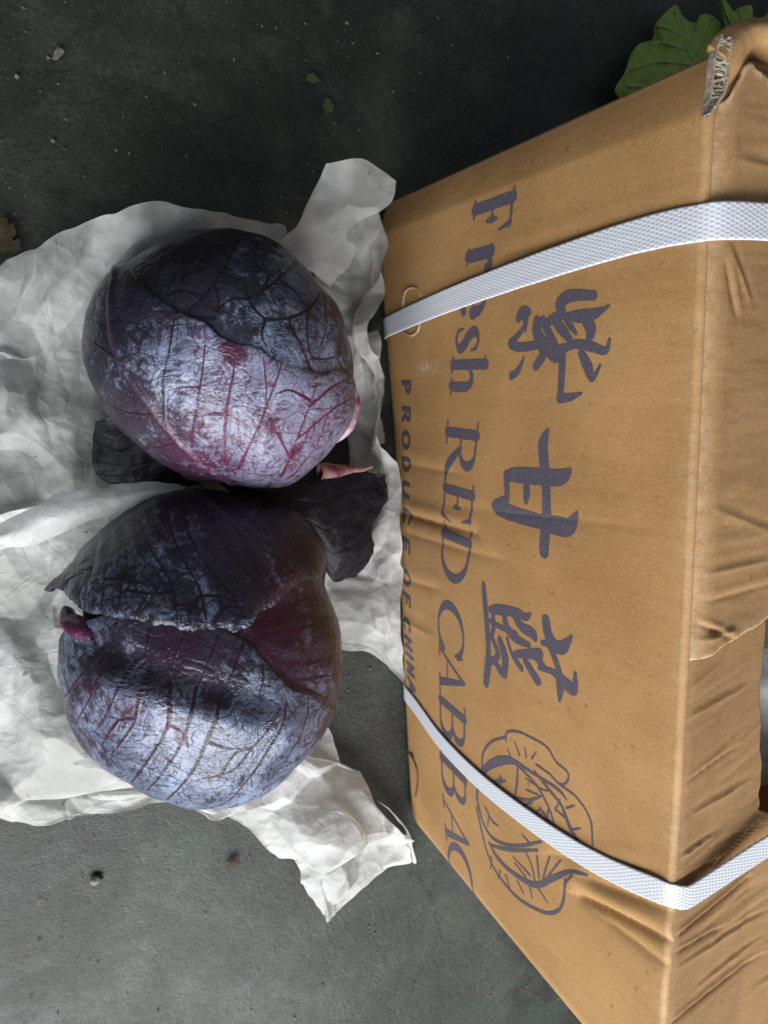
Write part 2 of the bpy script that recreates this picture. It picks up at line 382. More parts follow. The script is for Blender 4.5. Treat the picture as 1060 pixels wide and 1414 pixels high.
plate('end_panel', (BX+0.009, BY1+0.001, 0.001), ((BX+BW, BY1+0.001, 0.001), (BX+0.009, BY1+0.001, BH-0.002)), CARD, seed=2)
plate('back_panel', (BX+BW, BY0-0.003, 0.001), ((BX+BW, BY1+0.003, 0.001), (BX+BW, BY0-0.003, BH)), CARD, seed=3)
plate('bottom_panel', (BX+0.006, BY0-0.004, 0.004), ((BX+BW-0.004, BY0-0.004, 0.004), (BX+0.006, BY1+0.004, 0.004)), CARD, seed=4)

# folded-over top flaps
def flap_crease(p, segs):
    d = np.zeros(len(p))
    for a, b, dep, wid in segs:
        ab = b-a; t = np.clip(((p-a)@ab)/(ab@ab), 0, 1); e = p-a-t[:, None]*ab
        s = (e[:, 0]*ab[1]-e[:, 1]*ab[0]) > 0
        e = np.linalg.norm(e, axis=1)
        d += 0.8*dep*(np.exp(-e/(0.8*wid))*np.where(s, 1.0, np.exp(-e/wid))-0.4*np.exp(-((e-1.7*wid)/(1.0*wid))**2)*(~s))*np.clip(np.sin(np.pi*(t*0.9+0.08)), 0, 1)**0.6
    return d
segs = []
for a, b, dep, wid in [((925, 1290), (1040, 1215), -0.0050, 0.0035), ((985, 1195), (1052, 1140), -0.0045, 0.003), ((925, 1215), (1000, 1180), -0.002, 0.004),
                       ((912, 1412), (1060, 1322), -0.0040, 0.004), ((940, 1075), (1020, 1030), -0.0016, 0.003),
                       ((930, 1330), (1060, 1268), 0.0016, 0.003), ((960, 1360), (1060, 1300), 0.0014, 0.003), ((950, 1120), (1040, 1080), 0.0015, 0.004),
                       ((925, 1310), (1000, 1280), -0.003, 0.003), ((935, 990), (1040, 945), 0.0012, 0.004), ((930, 1180), (985, 1150), 0.0022, 0.003)]:
    q = at_z([a, b], BH); segs.append((q[0][:2], q[1][:2], dep*0.65, wid*0.45))
ga_ = np.random.default_rng(5)
for k in range(26):
    a = np.array([ga_.uniform(915, 1040), ga_.uniform(960, 1420)]); L_ = ga_.uniform(60, 140); b = a+L_*np.array([0.87, -0.5+ga_.normal(0, 0.12)])
    q = at_z([a, b], BH); segs.append((q[0][:2], q[1][:2], ga_.choice([-1, 1])*ga_.uniform(0.0002, 0.0006), ga_.uniform(0.0016, 0.003)))
def edge_x(y): return BX-bulge(y, np.full_like(y, BH))
# side flap folded from the printed panel
inner = at_z([(1052, 860), (1044, 960), (1047, 1060), (1043, 1118)], BH-0.004)
v_ = np.linspace(0, 1, 150); yv = np.linspace(BY0-0.004, BY1+0.003, 560)
gy, gv = np.meshgrid(yv, v_, indexing='ij'); y1 = gy.ravel(); v1 = gv.ravel()
yo = np.array([-0.09, -0.10, inner[0, 1], inner[1, 1], inner[2, 1], inner[3, 1], inner[3, 1]-0.006, inner[3, 1]-0.03, -0.5])
order = np.argsort(yo)
xo = np.array([0.30, 0.296, inner[0, 0], inner[1, 0], inner[2, 0], inner[3, 0], inner[3, 0]+0.012, inner[3, 0]+0.22, inner[3, 0]+0.26])
xin = np.interp(y1, yo[order], xo[order])+0.0008*vnoise(np.stack([y1*0, y1], 1), 180, 3)
x0 = edge_x(y1)+RF*(1-math.cos(1.5))+0.0048-RF*1.5+0.0001; x1 = x0+v1**1.5*(xin-x0)
zf = BH+RF*math.sin(1.5)+0.0002*np.clip((x1-x0)/0.004, 0, 1)-0.0062*np.clip((x1-x0)/0.06, 0, 1)
p2 = np.stack([x1, y1], 1)
zf += flap_crease(p2, segs)*np.clip((x1-x0)/0.006, 0, 1)
ang = p2@np.array([[0.55, 0.83], [0.83, -0.55]])
zf += 0.0004*fbm(ang*np.array([1, 4.5]), 38, 3, 9)*np.clip((x1-x0)/0.01, 0, 1)
wr = 0.22*np.exp(-((x1-x0)/0.004)**2)
flap = solid(link('top_side_flap', np.stack([x1, y1, zf], 1), gridfaces(560, 150), FLAP, box, {'wear': wr}), 0.003, -1)
flap.modifiers[0].thickness = 0.002
# far flap lying over it: torn at the corner, crumpled along its lower edge
lo = at_z([(924, 938), (945, 925), (1000, 890), (1060, 856), (1120, 822), (1320, 720)], BH+0.006)
hi = at_z([(979, 162), (990, 148), (1006, 136), (1018, 112), (1034, 90), (1060, 104), (1140, 150)], BH+0.006)
uu = np.linspace(0, 1, 200); vv = np.linspace(0, 1, 260)
gu, gv = np.meshgrid(uu, vv, indexing='ij')
XR = 0.606
def edge_line(poly, x): return np.interp(x, poly[:, 0], poly[:, 1])
u1 = gu.ravel(); v1 = gv.ravel()
ymid = 0.10+(-0.13-0.10)*v1
xl = edge_x(ymid)+0.0030
x1 = xl+(XR-xl)*u1**2.0
ytop = edge_line(hi, x1)+0.0012*vnoise(np.stack([x1, x1*0], 1), 300, 2)+0.0007*vnoise(np.stack([x1, x1*0], 1), 900, 5)
ybot = edge_line(lo[np.argsort(lo[:, 0])], x1)+0.0006*vnoise(np.stack([x1, x1*0], 1), 220, 6)
y1 = ytop+(ybot-ytop)*v1
d = np.clip((x1-xl)/0.010, 0, 1)
z1 = BH+0.0030+0.0036*np.sin(d*np.pi/2)-0.003*np.clip((x1-xl)/0.08, 0, 1)
s2 = []
for a, b, dep, wid in [((945, 790), (1050, 770), 0.0016, 0.004), ((935, 850), (1000, 878), -0.0030, 0.0028), ((950, 880), (1000, 862), 0.0022, 0.003),
                       ((942, 830), (1060, 800), -0.0014, 0.004), ((970, 700), (1060, 735), 0.0010, 0.004), ((985, 365), (1000, 440), -0.0025, 0.003),
                       ((990, 345), (1020, 420), 0.0018, 0.003), ((985, 250), (1000, 200), 0.0014, 0.0025), ((975, 440), (965, 500), 0.0012, 0.003), ((1000, 225), (1060, 240), 0.001, 0.004)]:
    q = at_z([a, b], BH); s2.append((q[0][:2], q[1][:2], dep*0.75, wid*0.5))
z1 += flap_crease(np.stack([x1, y1], 1), s2)*d
z1 += (0.0005*fbm(np.stack([x1, y1*2.5], 1), 30, 3, 12)+0.0002*fbm(np.stack([x1*0.5, y1*2.5], 1), 90, 3, 14))*d + 0.0012*np.exp(-((y1-ybot)/0.012)**2)*d*(0.6+0.6*vnoise(np.stack([x1, x1*0], 1), 60, 8))
wr = np.clip(1-d*1.5, 0, 1)*0.55+np.exp(-((y1-ytop)/0.0022)**2)+0.8*np.exp(-((y1-ybot)/0.0015)**2)
o = link('top_end_flap', np.stack([x1, y1, z1], 1), gridfaces(200, 260)[:, ::-1], FLAP, box, {'wear': np.clip(wr, 0, 1)}); solid(o, 0.0026, 1)
o.modifiers[0].offset = -1
# far top corner: rolled board above the tear, and the exposed corrugated edge
ra = at_z([(985, 62), (1000, 44), (1022, 32), (1060, 26), (1120, 18)], BH+0.004)
rb = at_z([(983, 150), (1002, 128), (1014, 100), (1030, 80), (1060, 92), (1120, 120)], BH-0.004)
ra = catmull(ra, 60); rb = catmull(rb, 60)
t = np.linspace(0, 1, 26)
roll = []
for k in range(26):
    q = ra*(1-t[k])+rb*t[k]; q = q.copy(); q[:, 2] += 0.005*math.sin(math.pi*t[k])-0.012*max(0, 0.25-t[k])
    roll.append(q)
roll = np.concatenate(roll)
roll[:, 2] += 0.0008*fbm(roll, 70, 3, 3)
rolled = solid(link('rolled_corner_flap', roll, gridfaces(26, 60), CARD, box, {'wear': np.full(len(roll), 0.12)}), 0.003, 0)
# corrugated torn edge: two liners with a wavy flute between them
ea = catmull(at_z([(978, 158), (986, 120), (990, 80), (1000, 46)], BH+0.006), 70)
eb = catmull(at_z([(984, 156), (1006, 122), (1010, 84), (1016, 52)], BH+0.009), 70)
V = []; Fc = []
def ribbon(c, half, up):
    b0 = len(V)
    for i in range(len(c)):
        tg = c[min(i+1, len(c)-1)]-c[max(i-1, 0)]; tg /= np.linalg.norm(tg)
        sd = np.cross(tg, [0, 0, 1.0]); sd /= np.linalg.norm(sd)
        for s, h in ((-1, 0), (1, 0), (1, up), (-1, up)): V.append(c[i]+sd*s*half+np.array([0, 0, h-0.004]))
    for i in range(len(c)-1):
        for k in range(4):
            a = b0+i*4+k; b = b0+i*4+(k+1) % 4
            Fc.append((a, b, b+4, a+4))
ribbon(ea, 0.00045, 0.0030); ribbon(eb, 0.00050, 0.0024)
tt = np.linspace(0, 1, 420); ph = 0.5+0.46*np.sin(tt*2*np.pi*9+1.2*np.sin(tt*21))
ia = np.stack([np.interp(tt, np.linspace(0, 1, 70), ea[:, k]) for k in range(3)], 1); ib = np.stack([np.interp(tt, np.linspace(0, 1, 70), eb[:, k]) for k in range(3)], 1)
wv = ia*(1-ph[:, None])+ib*ph[:, None]; wv += 0.0004*np.stack([vnoise(wv, 900, s) for s in range(3)], 1)
ribbon(wv, 0.00040, 0.0026)
link('torn_corrugated_edge', np.array(V), Fc, TORN, rolled, smooth=False)

# punched hand-hole rings (arcs of a cut with a lifted lip)
def arc_lip(pts, half, mat):
    c = catmull(face_px(pts), 60); P3 = face_pt(c, 0.0006)
    V = []; Fc = []
    for i in range(60):
        tg = P3[min(i+1, 59)]-P3[max(i-1, 0)]; tg /= np.linalg.norm(tg); nx = np.array([-1.0, 0, 0]); sd = np.cross(tg, nx)
        wv = half*(0.6+0.5*random.random())
        for s, h in ((-1, -0.0006), (0, 0.0007*random.uniform(0.5, 1.2)), (1, -0.0006)): V.append(P3[i]+sd*s*wv+nx*h)
    for i in range(59):
        for k in range(2): Fc.append((i*3+k, i*3+k+1, i*3+k+4, i*3+k+3))
    return link('punched_slot_lip', np.array(V), Fc, mat, panel, {'wear': np.ones(len(V))})
DARKCUT = mat_simple('dark_cut_slot', (0.10, 0.055, 0.022), (0.05, 0.028, 0.012), 200, 0.9)
arc_lip([(557, 428), (558, 408), (565, 398), (577, 399), (582, 411)], 0.0009, CARD)
arc_lip([(580, 444), (577, 457), (568, 463), (558, 459)], 0.0008, CARD)
arc_lip([(567, 1042), (572, 1050), (577, 1066), (577, 1082), (574, 1100)], 0.0011, DARKCUT)
arc_lip([(564, 1046), (566, 1040), (571, 1043)], 0.0018, DARKCUT)

# ---- printing on the panel: strokes rasterised finely into thin ink films
CELL = 0.00025
def ink(name, strokes, label=None):
    """strokes: list of (N,3) arrays: y, z, half width in metres on the panel, or ('poly', (N,2))"""
    allp = np.concatenate([(s[1] if isinstance(s, tuple) else s[:, :2]) for s in strokes])
    lo = allp.min(0)-0.006; hi = allp.max(0)+0.006
    ny, nz = ((hi-lo)/CELL).astype(int)+1
    mask = np.zeros((ny, nz), bool)
    Y = lo[0]+np.arange(ny)*CELL; Z = lo[1]+np.arange(nz)*CELL
    wob = 0.00012*vnoise(np.stack(np.meshgrid(Y, Z, indexing='ij'), -1).reshape(-1, 2), 900, 3).reshape(ny, nz)
    for s in strokes:
        if isinstance(s, tuple):
            poly = s[1]; a, b = poly.min(0), poly.max(0)
        else:
            m = s[:, 2].max()+0.001; a, b = s[:, :2].min(0)-m, s[:, :2].max(0)+m
        i0, i1 = max(int((a[0]-lo[0])/CELL)-1, 0), min(int((b[0]-lo[0])/CELL)+2, ny)
        j0, j1 = max(int((a[1]-lo[1])/CELL)-1, 0), min(int((b[1]-lo[1])/CELL)+2, nz)
        yy, zz = np.meshgrid(Y[i0:i1], Z[j0:j1], indexing='ij')
        if isinstance(s, tuple):
            ins = np.zeros(yy.shape, bool); k = len(poly)
            for q in range(k):
                (ya, za), (yb, zb) = poly[q], poly[(q+1) % k]
                if za == zb: continue
                c = (za > zz) != (zb > zz)
                ins ^= c & (yy < (yb-ya)*(zz-za)/(zb-za)+ya)
            mask[i0:i1, j0:j1] |= ins
        else:
            w0 = wob[i0:i1, j0:j1]
            for q in range(len(s)-1):
                p0, p1 = s[q], s[q+1]; ab = p1[:2]-p0[:2]; L = max(ab@ab, 1e-14)
                t = np.clip(((yy-p0[0])*ab[0]+(zz-p0[1])*ab[1])/L, 0, 1)
                dd = np.hypot(yy-p0[0]-t*ab[0], zz-p0[1]-t*ab[1])
                mask[i0:i1, j0:j1] |= dd < p0[2]+t*(p1[2]-p0[2])+w0
    quads = []
    MAXR = 12
    for i in range(ny):
        row = mask[i]
        if not row.any(): continue
        dd = np.diff(np.concatenate([[0], row.astype(np.int8), [0]])); st = np.where(dd == 1)[0]; en = np.where(dd == -1)[0]
        for a, b in zip(st, en):
            for c in range(a, b, MAXR): quads.append((i, c, min(c+MAXR, b)))
    q = np.array(quads, float)
    y0 = lo[0]+(q[:, 0]-0.5)*CELL; z0 = lo[1]+(q[:, 1]-0.5)*CELL; z1 = lo[1]+(q[:, 2]-0.5)*CELL
    cor = np.stack([np.stack([y0, z0], 1), np.stack([y0, z1], 1), np.stack([y0+CELL, z1], 1), np.stack([y0+CELL, z0], 1)], 1).reshape(-1, 2)
    o = link(name, face_pt(cor, 0.00022), np.arange(len(cor)).reshape(-1, 4), INK, panel, smooth=False)
    if label: o['label'] = label
    return o
def trace(segs, ox, oy, s, sub=8):            # strokes read off an enlarged crop (x, y, half width there)
    out = []
    for sg in segs:
        a = np.array(sg, float); c = catmull(a, max(2, (len(a)-1)*sub+1)) if len(a) > 2 else a
        px = np.stack([ox+c[:, 0]/s, oy+c[:, 1]/s], 1)
        p0 = face_px(px); p1 = face_px(px+np.array([1.0, 0])); p2 = face_px(px+np.array([0, 1.0]))
        sc_ = 0.5*(np.linalg.norm(p1-p0, axis=1)+np.linalg.norm(p2-p0, axis=1))
        out.append(np.column_stack([p0, np.maximum(c[:, 2], 1)/s*sc_*0.96]))
    return out
zi = [[(800, 570, 18), (790, 530, 25), (825, 498, 24), (880, 492, 20), (935, 494, 18)], [(800, 565, 14), (832, 622, 14), (860, 660, 6)],
      [(825, 585, 16), (890, 582, 26), (940, 572, 20), (1003, 538, 4)], [(900, 590, 28), (922, 640, 26), (915, 672, 18)],
      [(690, 605, 20), (690, 655, 24), (725, 712, 22), (765, 762, 18), (790, 760, 10)], [(742, 605, 18), (772, 585, 16), (790, 592, 14)],
      [(765, 600, 18), (800, 645, 20), (832, 682, 14)], [(715, 602, 18), (745, 665, 18), (780, 740, 20)],
      [(612, 590, 16), (628, 562, 18), (655, 566, 14)], [(640, 566, 22), (640, 645, 6)],
      [(640, 625, 8), (600, 675, 12), (576, 702, 14), (615, 716, 16), (690, 706, 16), (735, 690, 14)], [(700, 690, 20), (716, 745, 20), (685, 798, 16)],
      [(634, 760, 4), (608, 818, 12), (580, 840, 14)], [(800, 742, 12), (815, 718, 16), (865, 703, 18), (930, 716, 20), (985, 732, 14), (1002, 684, 7)],
      [(880, 742, 16), (908, 800, 24), (928, 850, 14), (962, 795, 6)], [(800, 722, 18), (797, 820, 18), (790, 930, 16)], [(788, 938, 18), (840, 930, 14), (882, 914, 4)]]
gan = [[(738, 105, 6), (720, 150, 22), (716, 200, 26), (726, 300, 24), (730, 400, 22), (731, 500, 24), (722, 580, 26), (720, 630, 24)],
       [(560, 302, 18), (600, 300, 26), (680, 305, 30), (760, 312, 32), (808, 303, 26), (834, 275, 6)], [(558, 300, 14), (560, 350, 14), (560, 400, 14), (535, 425, 22), (508, 436, 16)],
       [(520, 438, 26), (600, 470, 28), (700, 500, 28), (780, 520, 36), (830, 522, 32), (862, 465, 8)], [(643, 320, 14), (645, 370, 18), (642, 412, 12)]]
lan = [[(460, 772, 10), (466, 850, 13), (475, 950, 13), (481, 1050, 13), (478, 1130, 16), (470, 1195, 14)], [(490, 880, 12), (530, 880, 18), (600, 892, 16), (640, 912, 14), (662, 898, 5)],
       [(500, 890, 10), (503, 960, 10), (492, 1000, 9)], [(490, 930, 8), (540, 958, 9), (600, 985, 10)], [(545, 890, 12), (562, 960, 15), (600, 1005, 16), (655, 1032, 10)],
       [(592, 905, 13), (622, 952, 17), (668, 980, 20), (682, 1004, 12)], [(498, 1005, 10), (522, 1075, 12), (484, 1112, 9)], [(530, 1012, 14), (552, 1085, 18), (550, 1160, 13)],
       [(500, 1092, 9), (540, 1152, 15)], [(562, 1005, 7), (582, 1070, 8), (622, 1132, 12)], [(600, 1072, 12), (660, 1070, 18), (700, 1070, 20)], [(640, 1102, 14), (692, 1186, 18)],
       [(690, 1085, 18), (722, 1132, 12)], [(728, 925, 20), (736, 980, 22), (762, 1030, 24), (800, 1042, 24), (838, 996, 7)], [(712, 1022, 9), (760, 1032, 18)],
       [(750, 1050, 14), (780, 1130, 14), (790, 1200, 20), (786, 1272, 6)], [(700, 1130, 9), (760, 1150, 13), (820, 1205, 25), (850, 1222, 18), (855, 1155, 8)]]
ink('printed_character', trace(zi, 520, 250, 3.118), 'large brush-written Chinese character for purple')
ink('printed_character', trace(gan, 520, 560, 3.118), 'large brush-written Chinese character for sweet')
ink('printed_character', trace(lan, 520, 560, 3.118), 'large brush-written Chinese character for blue')
em = [[(318, 335, 4), (320, 280, 4), (350, 238, 4), (400, 222, 4)], [(400, 238, 3), (404, 206, 4), (440, 203, 4), (490, 225, 4), (542, 257, 4), (576, 310, 4), (612, 342, 4), (616, 372, 4), (590, 388, 4), (550, 350, 4), (505, 318, 4)],
      [(308, 362, 7), (340, 322, 12), (390, 303, 14), (432, 310, 9), (500, 352, 5), (580, 404, 6), (610, 440, 4)], [(312, 355, 6), (299, 420, 5), (306, 470, 5), (322, 525, 4), (352, 572, 5), (400, 597, 5), (460, 600, 5), (522, 586, 4)],
      [(440, 315, 4), (438, 380, 5), (425, 470, 4)], [(425, 308, 4), (498, 380, 4), (540, 450, 5), (562, 505, 4), (570, 560, 3)], [(500, 342, 4), (545, 400, 6), (592, 460, 6), (622, 530, 6), (662, 605, 4)],
      [(590, 390, 4), (645, 432, 4), (690, 500, 4), (700, 560, 5), (700, 622, 4)], [(298, 470, 4), (320, 570, 4), (340, 640, 4), (372, 702, 4), (430, 772, 5), (482, 810, 5), (542, 835, 5), (582, 826, 5), (600, 790, 5), (606, 722, 5)],
      [(345, 600, 4), (420, 616, 5), (510, 616, 4)], [(342, 592, 4), (372, 645, 7), (422, 694, 7), (500, 737, 9), (560, 716, 9), (620, 692, 7), (682, 702, 5)], [(630, 705, 4), (604, 732, 4)],
      [(468, 622, 3), (490, 672, 4), (500, 722, 4)], [(508, 640, 5), (515, 712, 4)], [(425, 640, 2), (482, 702, 4)], [(552, 640, 4), (530, 712, 4)], [(590, 652, 3), (540, 716, 3)], [(430, 660, 2), (470, 712, 3)],
      [(338, 425, 3), (370, 385, 5), (398, 374, 3)], [(345, 380, 2), (385, 365, 3)], [(370, 388, 3), (380, 356, 2)], [(438, 432, 3), (480, 442, 5), (524, 428, 3)], [(448, 462, 2), (490, 450, 4)], [(468, 405, 2), (512, 424, 3)],
      [(468, 365, 2), (520, 402, 3), (548, 410, 2)], [(328, 468, 3), (350, 512, 4), (374, 532, 2)], [(340, 500, 3), (336, 532, 2)], [(516, 470, 4), (542, 502, 7), (562, 545, 5)], [(548, 470, 3), (540, 520, 5)], [(598, 480, 4), (622, 542, 5), (650, 592, 4)],
      [(570, 470, 3), (600, 500, 4)], [(640, 460, 2), (610, 470, 4)], [(660, 540, 2), (630, 545, 4)], [(588, 440, 3), (572, 480, 2)], [(405, 262, 2), (416, 292, 4)], [(430, 238, 2), (447, 286, 4)], [(466, 258, 2), (470, 292, 4)], [(506, 274, 2), (490, 297, 4)],
      [(350, 640, 3), (346, 680, 2)], [(380, 690, 3), (372, 716, 2)], [(400, 705, 4), (412, 745, 2)], [(440, 725, 4), (462, 768, 2)], [(480, 735, 4), (492, 785, 2)], [(505, 738, 4), (545, 800, 2)], [(455, 560, 2), (480, 590, 4)], [(470, 500, 3), (500, 490, 4), (520, 470, 3)]]
o = ink('printed_emblem', trace([[(x, y, h*0.78) for x, y, h in g] for g in em], 540, 930, 2.524), 'slate blue line drawing of a cabbage')

# serif capitals as strokes in a unit box (x along the line, y up), widths in cap heights
T, t_ = 0.085, 0.024
def arc(cx, cy, rx, ry, a0, a1, w0, w1, n=18):
    # w0: width at the sides, w1: width at top and bottom
    out = []
    for k in range(n+1):
        a = math.radians(a0+(a1-a0)*k/n)
        out.append((cx+rx*math.cos(a), cy+ry*math.sin(a), w1+(w0-w1)*abs(math.cos(a))**1.5))
    return out
def stem(x, y0=0.0, y1=1.0, w=T): return [(x, y0+w*0.3, w), (x, y1-w*0.3, w)]
def serif(x, y, l=0.16): return [(x-l, y, t_), (x+l, y, t_)]
G = {
 'F': [stem(.25), serif(.25, .02, .2), serif(.22, .98, .17), [(.2, .97, .03), (.86, .97, .03)], [(.80, .97, .045), (.90, .70, .012)], [(.25, .50, .025), (.62, .50, .025)], [(.62, .64, .012), (.60, .5, .05), (.62, .36, .012)]],
 'E': [stem(.25), serif(.22, .02, .17), serif(.22, .98, .17), [(.2, .97, .03), (.82, .97, .03)], [(.78, .97, .045), (.86, .72, .012)], [(.25, .51, .025), (.60, .51, .025)], [(.60, .64, .012), (.58, .5, .05), (.60, .37, .012)], [(.2, .03, .03), (.84, .03, .03)], [(.82, .04, .05), (.94, .32, .012)]],
 'R': [stem(.22), serif(.22, .02, .18), serif(.18, .98, .14), [(.2, .97, .03), (.48, .97, .03)], arc(.48, .74, .23, .23, 90, -90, T*.95, .025), [(.22, .51, .025), (.48, .51, .025)], [(.46, .50, .05), (.66, .22, .08), (.84, .05, .06), (1.0, .03, .02)]],
 'D': [stem(.22), serif(.18, .02, .14), serif(.18, .98, .14), [(.2, .97, .03), (.46, .97, .03)], [(.2, .03, .03), (.46, .03, .03)], arc(.46, .50, .40, .47, 90, -90, T*1.05, .03)],
 'C': [arc(.52, .50, .42, .48, 38, 322, T*1.05, .028, 30), [(.84, .95, .02), (.84, .76, .045), (.88, .68, .012)], [(.84, .22, .03), (.90, .26, .014)]],
 'G': [arc(.50, .50, .42, .48, 40, 318, T*1.05, .028, 30), [(.82, .95, .02), (.82, .76, .045), (.86, .68, .012)], stem(.80, .05, .42, .075), serif(.80, .42, .16)],
 'A': [[(.14, .04, .022), (.50, .97, .03)], [(.49, .97, .04), (.80, .06, T)], serif(.14, .02, .13), serif(.82, .02, .17), [(.27, .34, .022), (.68, .34, .022)]],
 'B': [stem(.22), serif(.18, .02, .14), serif(.18, .98, .14), [(.2, .97, .03), (.46, .97, .03)], arc(.46, .745, .22, .23, 90, -90, T*.9, .025), [(.22, .52, .025), (.48, .52, .025)], arc(.48, .27, .28, .25, 90, -90, T*1.0, .028), [(.2, .03, .03), (.48, .03, .03)]],
 'r': [stem(.30, 0, .66, T*1.15), serif(.32, .02, .25), [(.08, .62, .02), (.30, .66, .05)], [(.36, .46, .03), (.52, .62, .045), (.72, .66, .05), (.80, .58, .07)]],
 'e': [arc(.50, .33, .40, .33, 8, 318, T*1.1, .03, 28), [(.14, .36, .024), (.86, .36, .024)]],
 's': [[(.80, .50, .015), (.76, .62, .03), (.50, .665, .03), (.26, .55, .075), (.36, .40, .085), (.62, .28, .085), (.74, .15, .075), (.52, .02, .03), (.24, .04, .03), (.16, .20, .015)]],
 'h': [stem(.20, 0, 1.02, T*.95), serif(.20, .02, .16), [(.04, .97, .02), (.2, 1.01, .04)], [(.24, .48, .03), (.42, .63, .045), (.62, .62, .06), (.70, .46, T*.95)], stem(.70, 0, .5, T*.95), serif(.70, .02, .17)],
}
def place(ch, a, b, hgt):                     # a, b: baseline start / end pixels on the panel
    q = face_px([a, b]); d = q[1]-q[0]; out = []
    for s in G[ch]:
        c = np.array(s, float); c = catmull(c, (len(c)-1)*6+1) if len(c) > 2 else c
        p = q[0]+c[:, :1]*d+np.column_stack([c[:, 0]*0, c[:, 1]*hgt])
        out.append(np.column_stack([p, c[:, 2]*hgt]))
    return out
cap = [np.linalg.norm(np.diff(face_px([a, b]), axis=0)) for a, b in [((654, 283), (703, 270)), ((617, 583), (663, 584)), ((606, 950), (642, 975))]]
print('caps', cap)
H1 = float(np.mean(cap))
words = [('Fresh', [('F', (656, 276), (650, 335)), ('r', (647, 343), (642, 384)), ('e', (641, 398), (634, 440)), ('s', (632, 448), (627, 494)), ('h', (625, 492), (621, 552))]),
         ('RED', [('R', (618, 577), (613, 662)), ('E', (615, 658), (611, 720)), ('D', (611, 717), (606, 800))]),
         ('CABBAG', [('C', (605, 818), (605, 900)), ('A', (606, 884), (607, 952)), ('B', (607, 947), (608, 1025)), ('B', (608, 1028), (611, 1100)), ('A', (611, 1095), (616, 1160)), ('G', (618, 1148), (626, 1222))])]
for wd, ls in words:
    st = []
    for ch, a, b in ls: st += place(ch, a, b, H1)
    ink('printed_word', st)
B_ = 0.105
SANS = {
 'P': [[(.2, .1, B_), (.2, .9, B_)], [(.2, .9, B_), (.5, .9, B_)], arc(.5, .68, .24, .22, 90, -90, B_, B_, 8), [(.5, .46, B_), (.2, .46, B_)]],
 'R': [[(.2, .1, B_), (.2, .9, B_)], [(.2, .9, B_), (.5, .9, B_)], arc(.5, .70, .24, .20, 90, -90, B_, B_, 8), [(.5, .5, B_), (.2, .5, B_)], [(.5, .48, B_), (.78, .1, B_)]],
 'O': [arc(.5, .5, .36, .40, 0, 360, B_, B_, 20)], 'D': [[(.2, .1, B_), (.2, .9, B_)], [(.2, .9, B_), (.42, .9, B_)], arc(.42, .5, .38, .40, 90, -90, B_, B_, 12), [(.42, .1, B_), (.2, .1, B_)]],
 'U': [[(.18, .9, B_), (.18, .4, B_)], arc(.5, .42, .32, .32, 180, 360, B_, B_, 12), [(.82, .4, B_), (.82, .9, B_)]], 'C': [arc(.52, .5, .36, .40, 45, 315, B_, B_, 16)],
 'E': [[(.2, .1, B_), (.2, .9, B_)], [(.2, .9, B_), (.78, .9, B_)], [(.2, .5, B_), (.7, .5, B_)], [(.2, .1, B_), (.78, .1, B_)]], 'F': [[(.2, .1, B_), (.2, .9, B_)], [(.2, .9, B_), (.78, .9, B_)], [(.2, .5, B_), (.7, .5, B_)]],
 'H': [[(.18, .1, B_), (.18, .9, B_)], [(.82, .1, B_), (.82, .9, B_)], [(.18, .5, B_), (.82, .5, B_)]], 'I': [[(.5, .1, B_), (.5, .9, B_)]],
 'N': [[(.18, .1, B_), (.18, .9, B_)], [(.18, .9, B_), (.82, .1, B_)], [(.82, .1, B_), (.82, .9, B_)]], 'A': [[(.12, .1, B_), (.5, .9, B_)], [(.5, .9, B_), (.88, .1, B_)], [(.28, .38, B_), (.72, .38, B_)]]}
G.update({k+'_': v for k, v in SANS.items()})
bx = lambda y: float(np.interp(y, [525, 640, 700, 800, 870, 955], [554.5, 554.5, 554.5, 555.5, 557.5, 563.5]))
h2 = float(np.linalg.norm(np.diff(face_px([(554, 535), (567, 533)]), axis=0)))
for wd, ls in [('PRODUCE', [('P', 524, 546), ('R', 559, 585), ('O', 593, 620), ('D', 628, 652), ('U', 661, 687), ('C', 698, 724), ('E', 738, 762)]),
               ('OF', [('O', 782, 806), ('F', 814, 834)]), ('CHINA', [('C', 848, 868), ('H', 874, 893), ('I', 896, 905), ('N', 910, 928), ('A', 931, 954)])]:
    st = []
    for ch, a, b in ls: st += place(ch+'_', (bx(a), a), (bx(b), b), h2)
    ink('printed_word', st)

